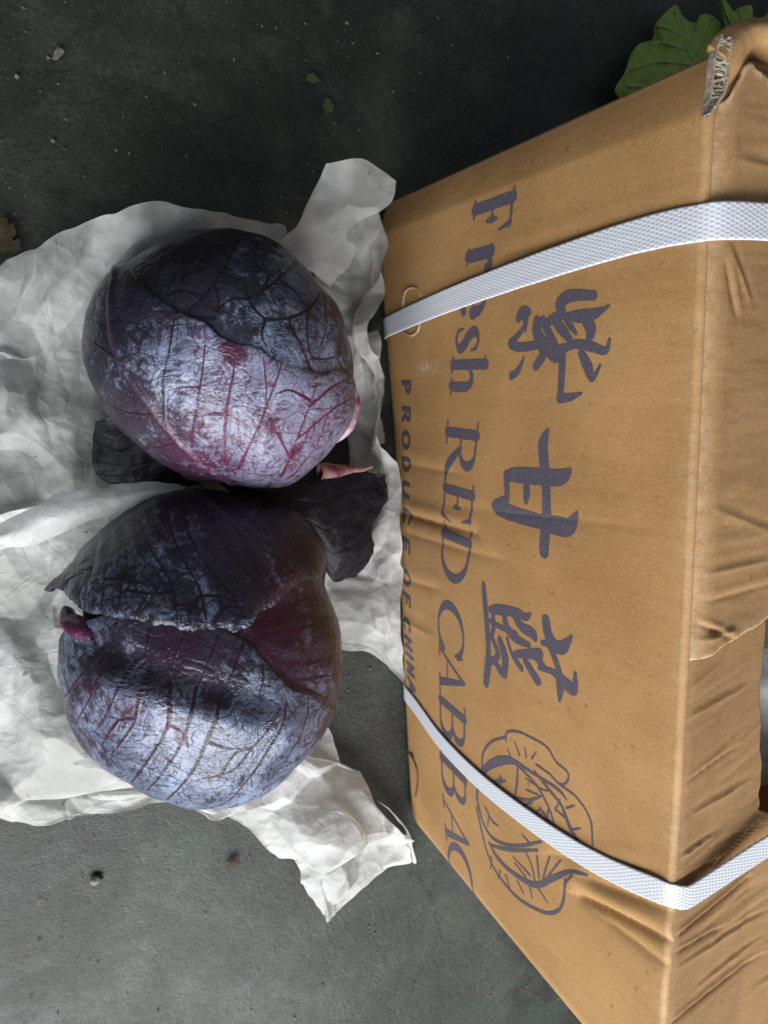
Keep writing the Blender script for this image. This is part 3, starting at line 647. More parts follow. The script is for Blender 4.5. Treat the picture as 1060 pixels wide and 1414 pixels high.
# ---- packing straps
def strap(path_px, top_xy, width, lift, zt):
    """path on the printed panel from floor to top edge, then across the top"""
    f = face_px(path_px); f[-1] = f[-2]+(f[-1]-f[-2])*(BH-f[-2, 1])/(f[-1, 1]-f[-2, 1]); f = catmull(f, 60); f[:, 1] = np.maximum(f[:, 1], -0.0005)
    a = np.stack([BX-bulge(f[:, 0], f[:, 1], False)-0.0011, f[:, 0], f[:, 1]], 1)
    sag = np.sin(np.linspace(0, np.pi, 60))*lift; a[:, 0] -= sag
    e = a[-1]
    tp = np.array([(x, y, BH+zt) for x, y in top_xy]); tp = np.concatenate([[e+np.array([0.0006, 0.0, 0.40*zt]), e+np.array([0.0036, 0.0, 0.85*zt])], tp])
    c = np.concatenate([a, tp]); nrm = np.concatenate([np.tile([-1.0, 0, 0], (60, 1)), np.tile([-0.05, 0, 1.0], (len(tp), 1))])
    L = np.concatenate([[0], np.cumsum(np.linalg.norm(np.diff(c, axis=0), axis=1))])
    n = int(L[-1]/0.0005); s = np.linspace(0, L[-1], n)
    c2 = np.stack([np.interp(s, L, c[:, k]) for k in range(3)], 1); nn = np.stack([np.interp(s, L, nrm[:, k]) for k in range(3)], 1)
    ker = np.hanning(29); ker /= ker.sum()
    for A in (c2, nn):
        for k in range(3): A[:, k] = np.convolve(np.pad(A[:, k], 14, mode='edge'), ker, 'valid')
    nn /= np.linalg.norm(nn, axis=1)[:, None]
    tg = np.gradient(c2, axis=0); tg /= np.linalg.norm(tg, axis=1)[:, None]
    sd = np.cross(tg, nn); sd /= np.linalg.norm(sd, axis=1)[:, None]
    ker = np.hanning(151); ker /= ker.sum()
    for k in range(3): sd[:, k] = np.convolve(np.pad(sd[:, k], 75, mode='edge'), ker, 'valid')
    sd -= nn*(sd*nn).sum(1)[:, None]; sd /= np.linalg.norm(sd, axis=1)[:, None]
    m = 30; v = np.linspace(-1, 1, m)
    S, Vv = np.meshgrid(s, v, indexing='ij')
    p_al, p_ac = 0.0044, 0.0018                    # embossed lozenges
    ua, ub = S/p_al+Vv*width/2/p_ac, S/p_al-Vv*width/2/p_ac
    wv = np.minimum(np.abs((ua % 1)-0.5), np.abs((ub % 1)-0.5))*4-0.6
    wv = -np.clip(wv, -0.6, 1)                     # ridges between lozenges stand proud
    h = 0.00016*wv-0.0004*np.clip((np.abs(Vv)-0.93)/0.07, 0, 1)
    P = c2[:, None, :]+sd[:, None, :]*(Vv*width/2*(1+0.012*vnoise(np.stack([S.ravel(), 0*S.ravel()], 1), 150, 4).reshape(S.shape)))[..., None]+nn[:, None, :]*h[..., None]
    o = link('strap', P.reshape(-1, 3), gridfaces(n, m), STRAP, box, {'wave': wv.ravel()*0, 'weave': wv.ravel()})
    solid(o, 0.0006, 0); return o
s1 = strap([(532, 456), (575, 434), (640, 408), (740, 372), (850, 336), (920, 317), (976, 306)], [(0.2530, 0.0500), (0.2634, 0.0502), (0.33, 0.050), (0.616, 0.050)], 0.0140, 0.0012, 0.0092)
s2_ = strap([(556, 945), (575, 975), (610, 1022), (660, 1073), (720, 1121), (790, 1170), (850, 1203), (914, 1231)], [(0.2500, -0.2535), (0.2700, -0.2500), (0.2990, -0.2450), (0.616, -0.208)], 0.0128, 0.0010, 0.0056)
s1['label'] = 'white woven strap over the word Fresh'; s2_['label'] = 'white woven strap over the cabbage drawing'

# ------------------------------------------------------------------ cabbages
class Body:
    def __init__(s, cpx, sil, shrink, rzf=0.97):
        sil = np.array(sil, float)
        pr = 0.5*(np.ptp(sil[:, 0])+np.ptp(sil[:, 1]))/2
        z = 0.085
        for _ in range(20):
            C = at_z([cpx], z)[0]; depth = (M.T@(C-CAM))[2]; R = pr*depth/F_PX; z = R*0.93
        s.C = C; s.e3 = (CAM-C)/np.linalg.norm(CAM-C)
        e1 = M[:, 0]-s.e3*(M[:, 0]@s.e3); s.e1 = e1/np.linalg.norm(e1); s.e2 = -np.cross(s.e3, s.e1)   # e2 = image down
        if s.e2@M[:, 1] < 0: s.e2 = -s.e2
        ab = s.plane(sil, 0.0)
        ph = np.arctan2(ab[:, 1], ab[:, 0]); rr = np.hypot(ab[:, 0], ab[:, 1])*0.985-shrink
        o = np.argsort(ph); ph, rr = ph[o], rr[o]
        g = np.linspace(-np.pi, np.pi, 361); v = np.interp(g, np.concatenate([ph-2*np.pi, ph, ph+2*np.pi]), np.tile(rr, 3))
        k = np.hanning(15); k /= k.sum(); v = np.convolve(np.concatenate([v[-20:-1], v, v[1:20]]), k, 'same')[19:-19]
        s.g, s.v = g, v; s.R = rr.mean(); s.rz = s.R*rzf
    def plane(s, px, h):
        r = rays(px); o = s.C+s.e3*np.asarray(h).reshape(-1, 1) if np.ndim(h) else s.C+s.e3*h
        t = ((o-CAM)*s.e3).sum(-1)/(r@s.e3)
        P = CAM+r*np.asarray(t)[:, None]-s.C
        return np.stack([P@s.e1, P@s.e2], 1)
    def rho(s, ph): return np.interp(ph, s.g, s.v)
    def q(s, px):
        px = np.atleast_2d(np.asarray(px, float)); h = np.zeros(len(px))
        for _ in range(25):
            ab = s.plane(px, h); ph = np.arctan2(ab[:, 1], ab[:, 0]); fr = np.clip(np.hypot(ab[:, 0], ab[:, 1])/s.rho(ph), 0, 0.9995)
            th = np.arcsin(fr); h = 0.5*h+0.5*np.cos(th)*s.rz
        k = th/(np.pi/2)
        return np.stack([k*np.cos(ph), k*np.sin(ph)], 1)
    def P(s, q):
        k = np.hypot(q[:, 0], q[:, 1]); ph = np.arctan2(q[:, 1], q[:, 0]); th = np.clip(k, 0, 1.999)*np.pi/2; r = s.rho(ph)
        th_r = r*np.where(th < np.pi/2, 1, 1)
        X = s.C+(th_r*np.sin(th)*np.cos(ph))[:, None]*s.e1+(th_r*np.sin(th)*np.sin(ph))[:, None]*s.e2+(s.rz*np.cos(th))[:, None]*s.e3
        return X
    def nrm(s, q):
        e = 1e-3
        a = s.P(q+[e, 0])-s.P(q-[e, 0]); b = s.P(q+[0, e])-s.P(q-[0, e]); n = np.cross(a, b)
        n /= np.linalg.norm(n, axis=1)[:, None]+1e-12
        sg = np.sign(((s.P(q)-s.C)*n).sum(1)); sg[sg == 0] = 1
        return n*sg[:, None]
def mind(P, pts, idx=False):
    kd = KDTree(len(pts))
    for i, p in enumerate(pts.tolist()): kd.insert(p, i)
    kd.balance()
    f = [kd.find(p) for p in P.tolist()]; d = np.array([x[2] for x in f])
    return (d, np.array([x[1] for x in f])) if idx else d
def dense(P, step=0.0004):
    L = np.concatenate([[0], np.cumsum(np.linalg.norm(np.diff(P, axis=0), axis=1))]); t = np.arange(0, L[-1], step)
    return np.stack([np.interp(t, L, P[:, k]) for k in range(3)], 1)
def twigs(veins, seed):                       # fine side branches zig-zagging off the traced veins
    g = np.random.default_rng(seed); out = []
    for v in veins:
        c = catmull(v, 40) if len(v) > 2 else np.linspace(v[0], v[1], 40)
        L = np.linalg.norm(np.diff(c, axis=0), axis=1).sum()
        for _ in range(int(L/22)):
            i = g.integers(1, 39); t = c[i]-c[i-1]; a = math.atan2(t[1], t[0])+g.choice([-1, 1])*g.uniform(0.7, 1.5)
            p = c[i].copy(); pts = [p.copy()]
            for k in range(g.integers(2, 6)):
                a += g.normal(0, 0.45); p = p+g.uniform(6, 14)*np.array([math.cos(a), math.sin(a)]); pts.append(p.copy())
            out.append(np.array(pts))
    return out
def leaf(body, root, outline, center, veins, ribs, layer, bloom, red, conv, seed, ridge=None, edge_lift=0.0004, nt=720, ng=365, vw=0.0008, jag=0.0035, name='leaf', label=None, hug=0.55):
    """outline rows: x, y, lift mm, wrap (0/1) in crop pixels; conv maps crop to photo pixels"""
    ol = np.array(outline, float); q = body.q(conv(ol[:, :2]))
    wr = ol[:, 3] > 0; k = np.hypot(q[:, 0], q[:, 1]); q[wr] *= (1.28/np.maximum(k[wr], 0.3))[:, None]
    bd = catmull(np.column_stack([q, ol[:, 2]]), nt, True)
    qc = body.q(conv([center]))[0]
    jn = jag*(vnoise(bd[:, :2], 14, seed)+0.8*vnoise(bd[:, :2], 40, seed+1)+0.5*vnoise(bd[:, :2], 110, seed+2))
    dirv = bd[:, :2]-qc; bd[:, :2] = qc+dirv*(1+jn/np.linalg.norm(dirv, axis=1))[:, None]
    g1 = np.linspace(-1, 1, ng); ga, gb = np.meshgrid(g1, g1, indexing='ij'); ga, gb = ga.ravel(), gb.ravel()
    gx_, gy_ = ga*np.sqrt(1-gb*gb/2), gb*np.sqrt(1-ga*ga/2); rr = np.minimum(np.hypot(gx_, gy_), 1.0); th = np.arctan2(gy_, gx_)
    th = np.nan_to_num(th) % (2*np.pi); ti = th/(2*np.pi)*nt; i0 = np.floor(ti).astype(int); fr = (ti-i0)[:, None]
    be = bd[i0 % nt]*(1-fr)+bd[(i0+1) % nt]*fr
    qq = qc+rr[:, None]*(be[:, :2]-qc); lift = rr**7*np.where(be[:, 2] > 5, be[:, 2], be[:, 2]*0.28)*1e-3
    qf = qq.reshape(-1, 2); P = body.P(qf); nn = body.nrm(qf)
    vp = [dense(body.P(body.q(conv(catmull(v, 14*(len(v)-1)) if len(v) > 2 else np.linspace(v[0], v[1], 14))))) for v in veins]
    dv, iv = mind(P, np.concatenate(vp), True); tap = np.concatenate([np.linspace(1.4, 0.55, len(v)) for v in vp])[iv]
    rp = [dense(body.P(body.q(conv(catmull(v, 24*(len(v)-1)))))) for v in ribs]
    dr = mind(P, np.concatenate(rp)) if rp else np.full(len(P), 1.0)
    wj = vw*0.74*tap*(1+0.40*vnoise(P, 60, seed))
    tw = twigs(veins, seed); dt = mind(P, np.concatenate([dense(body.P(body.q(conv(v)))) for v in tw]))
    vein = np.maximum(np.exp(-(dv/wj)**2), 0.55*np.exp(-(dt/0.00040)**2)*np.clip(0.2+0.9*vnoise(P, 30, seed+4), 0, 1)); rib = np.exp(-(dr/0.0019)**2)
    quilt = np.clip(np.minimum(dv, dr*0.8)/0.012, 0, 1)**0.8
    off = layer*(1-hug*rr**14)+0.0010*quilt*(1-rr**10)+0.0004*vein+0.0016*rib+0.0024*fbm(P, 16, 3, 11)+0.0006*fbm(P, 60, 3, seed+2)*(1-rr**8)
    off += edge_lift*rr**9+0.0004*rr**8*vnoise(P, 55, seed+3)+lift.ravel()
    if ridge:
        for pl, dep, wid in ridge:
            rd_ = mind(P, body.P(body.q(conv(catmull(pl, 24*(len(pl)-1))))))
            off += dep*np.exp(-(rd_/wid)**2)
    off -= 0.0011*(rr > 0.9999)
    P = P+nn*off[:, None]
    PW = P+0.011*np.stack([fbm(P, 45, 4, seed+60+k) for k in range(3)], 1)
    def field(spec):
        base, blobs = spec; v = np.full(len(P), float(base)); 
        for x, y, rad, val in blobs:
            c = body.P(body.q(conv([(x, y)])))[0]; e = body.P(body.q(conv([(x+rad, y)])))[0]
            rw = max(np.linalg.norm(e-c), 1e-3)
            g = np.exp(-((PW-c)**2).sum(1)/rw**2); v = v+(val-v)*g
        return v
    o = link(name, P, gridfaces(ng, ng), LEAF, root, {'vein': vein, 'rib': rib, 'bloom': field(bloom), 'red': field(red)}, origin=body.C)
    if label: o['label'] = label
    return o
def core(body, root, seed, bloom=0.4):
    n, m = 120, 90
    ph = np.linspace(0, 2*np.pi, n, endpoint=False); k = np.linspace(0.004, 1.996, m)
    a, b = np.meshgrid(ph, k, indexing='ij'); q = np.stack([(b*np.cos(a)).ravel(), (b*np.sin(a)).ravel()], 1)
    P = body.P(q); P = P+body.nrm(q)*(0.0015*fbm(P, 18, 3, seed)-0.0075)[:, None]; P[:, 2] = np.maximum(P[:, 2], 0.004)
    z = np.zeros(len(P)); return link('head', P, gridfaces(n, m, True), LEAF, root, {'vein': z, 'rib': z, 'bloom': z+bloom, 'red': z}, origin=body.C)
cA = lambda p: np.array([100, 290])+np.asarray(p, float)[:, :2]/2.304
cB = lambda p: np.array([50, 660])+np.asarray(p, float)[:, :2]/2.078
silA = [(20, 440), (35, 330), (75, 240), (110, 185), (165, 150), (230, 95), (330, 50), (450, 35), (540, 38), (620, 65), (720, 130), (800, 220), (860, 290), (895, 380), (908, 430), (906, 560), (905, 620), (890, 690), (845, 745), (790, 805), (740, 850), (690, 885), (600, 885), (480, 870), (370, 850), (270, 800), (180, 730), (110, 660), (70, 590), (35, 500)]
A = Body((302, 487), cA(silA), 0.0045)
rootA = empty('red_cabbage', (A.C[0], A.C[1], 0.0), 'glossy red cabbage with one ribbed leaf folded across and its pale stem beside the carton', 'cabbage', 'red cabbages on white paper')
core(A, rootA, 1)
vA2 = [[(760, 560), (740, 480), (690, 370), (680, 350), (610, 350), (560, 290), (600, 265), (650, 225), (720, 160)], [(600, 265), (620, 210), (580, 170), (590, 100)], [(560, 290), (500, 290), (460, 330), (440, 370)],
       [(455, 350), (370, 330), (420, 280), (470, 210), (520, 120), (550, 70)], [(450, 240), (465, 290), (455, 340)], [(680, 350), (745, 320), (790, 260), (800, 240), (860, 290)], [(745, 320), (740, 400), (760, 470), (830, 470)],
       [(610, 350), (600, 400), (615, 440)], [(690, 380), (720, 430), (740, 480), (780, 550)], [(800, 240), (800, 380), (780, 440)], [(860, 320), (905, 410), (870, 410)], [(330, 210), (300, 270)], [(350, 230), (370, 170), (420, 100)], [(190, 150), (300, 100), (360, 85)],
       [(420, 280), (350, 260), (300, 270)], [(470, 210), (540, 230), (560, 290)], [(650, 225), (700, 260), (745, 320)], [(720, 160), (760, 190), (800, 240)], [(520, 120), (450, 120), (400, 180)], [(820, 330), (850, 400), (840, 470), (870, 520)]]
leaf(A, rootA, [(100, 200, 0, 1), (165, 150, 0, 1), (228, 98, 0, 1), (330, 50, 0, 1), (450, 35, 0, 1), (540, 38, 0, 1), (620, 65, 0, 1), (720, 130, 0, 1), (800, 220, 0, 1), (860, 290, 0, 1), (895, 380, 0, 1), (908, 430, 0, 1), (906, 560, 0, 1), (860, 620, 0, 0), (740, 640, 0, 0), (600, 600, 0, 0), (480, 520, 0, 0), (400, 460, 0, 0), (300, 400, 0, 0), (200, 310, 0, 0), (140, 250, 0, 0)],
     (600, 330), vA2, [], 0.0005, (0.34, [(640, 340, 110, .66), (560, 280, 70, .5), (800, 400, 90, .70), (740, 520, 90, .8), (450, 130, 150, .24), (300, 150, 90, .2)]), (0.02, [(780, 540, 70, .35)]), cA, 11, vw=0.00080, name='leaf')  # thin bloom at the top also paints the shade away from the doorway
ribA = [[(155, 172), (132, 290), (150, 430), (200, 530), (270, 630), (340, 720), (430, 800), (540, 868)]]
vA1 = [[(305, 680), (300, 540), (320, 420), (330, 350)], [(385, 740), (410, 560), (425, 430)], [(490, 790), (490, 640), (510, 520), (515, 430)], [(530, 800), (590, 670), (610, 580), (600, 470)], [(660, 830), (700, 720), (740, 620), (760, 550)],
       [(590, 670), (640, 540), (660, 480)], [(740, 600), (680, 570), (640, 580)], [(740, 620), (800, 570), (850, 545)], [(700, 720), (800, 640), (870, 600)], [(270, 640), (180, 630), (60, 570)], [(170, 480), (90, 430), (40, 400)], [(340, 725), (250, 740), (180, 720)],
       [(410, 560), (350, 560), (310, 570)], [(490, 640), (440, 640), (400, 650)], [(640, 700), (690, 780), (720, 770)], [(780, 760), (820, 690), (860, 660)], [(690, 830), (760, 740), (800, 640)]]
leaf(A, rootA, [(155, 163, 2, 0), (110, 185, 1, 1), (75, 240, 0, 1), (35, 330, 0, 1), (20, 440, 0, 1), (35, 500, 0, 1), (70, 590, 0, 1), (110, 660, 0, 1), (180, 730, 0, 1), (270, 800, 0, 1), (370, 850, 0, 1), (480, 870, 0, 1), (600, 885, 0, 1), (690, 885, 0, 1), (740, 850, 0, 1), (790, 805, 0, 1), (845, 745, 0, 0), (868, 690, 0, 0), (880, 620, 1, 0), (890, 550, 1.5, 0), (840, 512, 1.5, 0), (790, 520, 0, 0), (720, 500, -1, 0), (650, 480, 0, 0), (590, 440, 1.5, 0), (520, 425, 1.5, 0), (470, 405, 1, 0), (420, 362, 1.5, 0), (350, 335, 1.5, 0), (300, 305, 1.5, 0), (250, 262, 1.5, 0), (200, 205, 2, 0)],
     (430, 600), vA1, ribA, 0.0022, (0.46, [(120, 350, 170, .34), (250, 420, 120, .40), (400, 520, 130, .80), (560, 600, 150, .88), (700, 700, 150, .97), (620, 800, 130, .90), (520, 470, 45, .05), (200, 720, 150, .40), (300, 780, 100, .36), (620, 690, 45, .30), (690, 770, 30, .2)]),  # bright bloom spots: wax plus painted sky sheen
     (0.10, [(520, 480, 120, .9), (560, 680, 200, .75), (640, 840, 130, .85), (430, 790, 80, .8), (860, 680, 80, .9), (720, 770, 120, .85), (150, 350, 200, .03)]), cA, 23, vw=0.00075, name='leaf', label='front leaf with thick purple midrib and pale bloom')
# stem butt at the right of the upper cabbage
def blob(name, pts, radii, mat, root, seed, flat=1.0, n=22, sub=8, bump=0.0009, attrs=None):
    c = catmull(np.column_stack([pts, np.array(radii)]), (len(pts)-1)*sub+1); ctr, rad = c[:, :3], c[:, 3]
    V = []; tg = np.gradient(ctr, axis=0); tg /= np.linalg.norm(tg, axis=1)[:, None]
    for i in range(len(c)):
        a = np.cross(tg[i], [0.3, 0.2, 1.0]); a /= np.linalg.norm(a); b = np.cross(tg[i], a)
        for k in range(n):
            an = 2*math.pi*k/n; V.append(ctr[i]+rad[i]*(math.cos(an)*a+flat*math.sin(an)*b))
    V = np.array(V); V += bump*np.stack([vnoise(V, 130, seed+k) for k in range(3)], 1)
    m = len(c); Fq = gridfaces(m, n); wrap = np.arange(m-1)
    Fq = np.concatenate([Fq, np.stack([wrap*n+n-1, (wrap+1)*n+n-1, (wrap+1)*n, wrap*n], 1)])
    fs = [tuple(f) for f in Fq]+[tuple(range(n))[::-1], tuple(range((m-1)*n, m*n))]
    return link(name, V, fs, mat, root, {k: np.full(len(V), x) for k, x in (attrs or {}).items()})
def on(body, px, off): q = body.q([px]); return body.P(q)[0]+body.nrm(q)[0]*off
blob('stem', [on(A, (488, 528), 0.001), on(A, (492, 558), 0.003), on(A, (487, 590), 0.003), on(A, (468, 622), 0.001)], [0.0015, 0.0040, 0.0048, 0.002], STEM, rootA, 5, 0.8)['label'] = 'white and magenta cut stem'
pe = at_z([(440, 652), (462, 650), (482, 648), (500, 649), (513, 645)], [0.050, 0.048, 0.045, 0.043, 0.043])
blob('petiole', pe, [0.0055, 0.0048, 0.0028, 0.0016, 0.0007], PETI, rootA, 8, 0.8)
def patch(ctrl, nu=120, nv=120):
    c = np.array(ctrl, float); R, Cn, _ = c.shape
    W = at_z(c[..., :2].reshape(-1, 2), c[..., 2].ravel()).reshape(R, Cn, 3)
    rows = np.stack([catmull(W[i], nv) for i in range(R)]); return np.stack([catmull(rows[:, j], nu) for j in range(nv)], 1)   # nu, nv, 3
def norm_of(P):
    n = np.cross(np.gradient(P, axis=0), np.gradient(P, axis=1)); n /= np.linalg.norm(n, axis=2)[..., None]+1e-12
    n[n[..., 2] < 0] *= -1; return n
def under_leaf(ctrl, root, seed, label):
    P = patch(ctrl, 110, 110); nn = norm_of(P); f = P.reshape(-1, 3)
    d = 0.0022*fbm(f, 30, 3, seed)+0.0010*fbm(f, 110, 3, seed+1)
    u, v = np.meshgrid(np.linspace(0, 1, 110), np.linspace(0, 1, 110), indexing='ij')
    vein = np.exp(-((np.abs(((u+0.35*np.abs(v-0.5)+0.05*vnoise(f, 40, seed+7).reshape(u.shape))*5) % 1-0.5))/0.05)**2).ravel()
    e = np.minimum(np.minimum(u, 1-u), np.minimum(v, 1-v)).ravel()
    f = f+nn.reshape(-1, 3)*(d-0.0003*vein)[:, None]
    f += 0.0015*np.exp(-(e/0.03)**2)[:, None]*np.stack([vnoise(f, 170, seed+k) for k in range(3)], 1)
    o = link('outer_leaf', f, gridfaces(110, 110), OUTER, root, {'vein': vein, 'rib': vein*0, 'bloom': np.full(len(f), 0.05), 'red': np.zeros(len(f))})
    solid(o, 0.0008, 0); o['label'] = label
under_leaf([[(175, 560, .05), (150, 575, .045), (132, 585, .035)], [(200, 610, .04), (160, 610, .035), (128, 612, .024)], [(240, 650, .04), (180, 645, .03), (129, 648, .018)], [(280, 672, .04), (210, 668, .03), (152, 668, .020)]], rootA, 31, 'blackish outer leaf bent under the left side')
under_leaf([[(300, 660, .045), (380, 648, .045), (450, 645, .042), (530, 655, .038)], [(330, 690, .045), (400, 690, .048), (465, 690, .046), (534, 688, .034)], [(380, 712, .040), (425, 725, .045), (470, 730, .043), (516, 722, .032)], [(425, 745, .035), (448, 765, .038), (480, 770, .038), (511, 766, .026)], [(444, 770, .03), (456, 798, .028), (475, 801, .026), (492, 796, .02)]], rootA, 37, 'blackish torn outer leaf curling out under the stem')

silB = [(65, 500), (65, 600), (90, 690), (150, 800), (260, 885), (370, 940), (470, 958), (540, 955), (640, 920), (740, 845), (830, 730), (870, 650), (890, 560), (890, 440), (860, 350), (828, 270), (822, 190), (760, 110), (640, 65), (520, 42), (420, 38), (330, 55), (250, 105), (170, 168), (110, 230), (78, 320), (68, 400)]
B = Body((281, 899), cB(silB), 0.0045, 0.92)
rootB = empty('red_cabbage', (B.C[0], B.C[1], 0.0), 'red cabbage with dark pointed wrinkled leaf over a pale leaf, by trailing paper corner', 'cabbage', 'red cabbages on white paper')
core(B, rootB, 2, 0.3)
vB3 = [[(620, 470), (740, 440), (850, 400)], [(640, 420), (720, 370), (820, 330)], [(680, 530), (780, 530), (880, 500)], [(720, 580), (800, 570), (870, 560)], [(740, 440), (760, 500), (780, 530)], [(720, 370), (770, 400), (850, 400)], [(760, 600), (830, 630)], [(650, 480), (680, 530), (720, 580)]]
leaf(B, rootB, [(560, 430, 0, 0), (620, 380, 0, 0), (700, 300, 0, 0), (790, 250, 0, 0), (828, 270, 0, 1), (860, 350, 0, 1), (890, 440, 0, 1), (890, 560, 0, 1), (870, 650, 0, 1), (830, 730, 0, 1), (760, 720, 0, 0), (680, 640, 0, 0), (600, 540, 0, 0)], (740, 480), vB3, [], 0.0005,
     (0.36, [(740, 500, 120, .56), (820, 600, 80, .56), (650, 420, 80, .1)]), (0.15, [(680, 410, 120, .55), (850, 480, 100, .25)]), cB, 41, vw=0.0009)
vB2 = [[(235, 505), (200, 580), (130, 700)], [(330, 555), (300, 680), (230, 780)], [(290, 525), (250, 620), (185, 720)], [(390, 590), (390, 690), (330, 800), (265, 880)], [(530, 620), (490, 740), (450, 830), (370, 920)], [(460, 600), (440, 700), (400, 790), (330, 880)], [(680, 650), (620, 740), (560, 820), (470, 850)],
       [(700, 640), (640, 780), (560, 900), (480, 935)], [(760, 650), (720, 760), (650, 870)], [(190, 490), (150, 560), (90, 640)], [(820, 680), (780, 760), (720, 830)], [(300, 680), (250, 690), (200, 760)], [(490, 740), (540, 760), (600, 760)], [(390, 690), (430, 720), (440, 760)], [(600, 760), (560, 780), (520, 850)],
       [(330, 440), (320, 500), (300, 530)], [(430, 450), (400, 520), (390, 560)], [(520, 460), (490, 540), (470, 590)], [(590, 480), (560, 560), (540, 610)], [(240, 420), (230, 460), (210, 490)], [(640, 540), (640, 590), (630, 630)]]
ridB = [(165, 470), (240, 505), (330, 545), (450, 588), (560, 618), (610, 632)]
leaf(B, rootB, [(180, 400, 0, 0), (80, 480, 0, 1), (65, 520, 0, 1), (65, 600, 0, 1), (90, 690, 0, 1), (150, 800, 0, 1), (260, 885, 0, 1), (370, 940, 0, 1), (470, 958, 0, 1), (540, 955, 0, 1), (640, 920, 0, 1), (740, 845, 0, 1), (830, 730, 0, 1), (868, 655, 0, 1), (840, 652, 1, 0), (770, 615, 2, 0), (720, 600, 2.5, 0), (690, 570, 1.5, 0), (640, 520, 2.5, 0), (610, 482, 3, 0), (570, 455, 2, 0), (500, 400, 0, 0), (400, 360, 0, 0), (280, 360, 0, 0)], (440, 660), vB2, [], 0.0028,
     (0.50, [(300, 720, 140, .72), (450, 780, 170, .92), (620, 760, 140, .90), (500, 900, 150, .92), (180, 600, 110, .62), (200, 560, 40, .3), (300, 640, 50, .3), (430, 490, 130, .28), (600, 530, 60, .50), (560, 650, 40, .35), (400, 720, 50, .62), (700, 710, 60, .62), (270, 590, 40, .85)]),  # wax, painted sheen low down, painted shade in the band under the upper leaf
     (0.10, [(430, 500, 130, .18), (410, 720, 70, .5), (300, 650, 60, .4), (170, 660, 80, .3)]), cB, 43, ridge=[(ridB, -0.0036, 0.008), ([(230, 585), (400, 640), (560, 680), (700, 700)], 0.004, 0.012), ([(330, 450), (450, 490), (560, 520)], -0.0014, 0.012)], vw=0.00075, label='pale blue-grey leaf over the front')
vB1 = [[(340, 60), (335, 120), (380, 200)], [(260, 95), (250, 130), (270, 250), (260, 300), (250, 400)], [(300, 80), (320, 180), (370, 270), (400, 330), (410, 430)], [(420, 80), (440, 180), (500, 280), (560, 350), (590, 410)], [(200, 135), (180, 220), (165, 320), (155, 380)], [(150, 180), (120, 260), (110, 330)],
       [(370, 60), (385, 140), (420, 240), (470, 330), (490, 430)], [(230, 115), (215, 200), (210, 300), (205, 390)], [(520, 90), (620, 150), (720, 210), (800, 280)], [(560, 70), (680, 120), (820, 200)], [(620, 200), (690, 250), (740, 300)], [(500, 130), (560, 240), (640, 330), (650, 370)], [(600, 220), (640, 300)],
       [(270, 330), (330, 340), (400, 335)], [(210, 300), (260, 300), (320, 310), (370, 270)], [(300, 390), (330, 340)], [(440, 400), (470, 350), (540, 350)], [(400, 380), (430, 370), (490, 390)], [(510, 420), (540, 380), (590, 380)], [(120, 260), (165, 270), (180, 240)], [(335, 120), (300, 130), (260, 140)]]
leaf(B, rootB, [(14, 288, 14, 0), (70, 255, 6, 0), (110, 222, 0, 1), (170, 165, 0, 1), (250, 100, 0, 1), (330, 50, 0, 1), (420, 38, 0, 1), (520, 42, 0, 1), (640, 65, 0, 1), (760, 110, 0, 1), (828, 180, 2, 1), (830, 250, 1, 0), (795, 292, 0, 0), (750, 300, 2, 0), (690, 350, 0, 0), (645, 385, 1, 0), (600, 428, 2, 0), (500, 442, 0, 0), (430, 440, 2, 0), (330, 420, 0, 0), (240, 402, 2, 0), (150, 385, 0, 0), (115, 355, 1, 0), (92, 325, 4, 0), (68, 308, 8, 0), (40, 308, 11, 0)], (400, 250), vB1, [[(425, 45), (500, 95), (580, 165), (640, 235), (690, 310)]], 0.0042,
     (0.38, [(300, 370, 110, .60), (480, 395, 100, .56), (150, 250, 90, .56), (240, 200, 90, .54), (500, 250, 130, .42), (720, 180, 120, .40), (560, 120, 100, .38), (640, 330, 60, .3), (280, 270, 30, .2)]), (0.04, [(700, 330, 60, .3), (360, 180, 60, .2)]), cB, 47, vw=0.00095, jag=0.009, hug=0.72, edge_lift=0.0, label='dark pointed wrinkled upper leaf')
blob('stem', [on(B, (87, 844), -0.001), on(B, (97, 853), 0.001), on(B, (113, 866), 0.002), on(B, (130, 878), -0.001)], [0.0030, 0.0056, 0.0060, 0.003], LEAF, rootB, 15, 0.75, attrs={'red': 1.0, 'bloom': 0.30, 'vein': 0.0, 'rib': 0.0})['label'] = 'magenta cut stem'

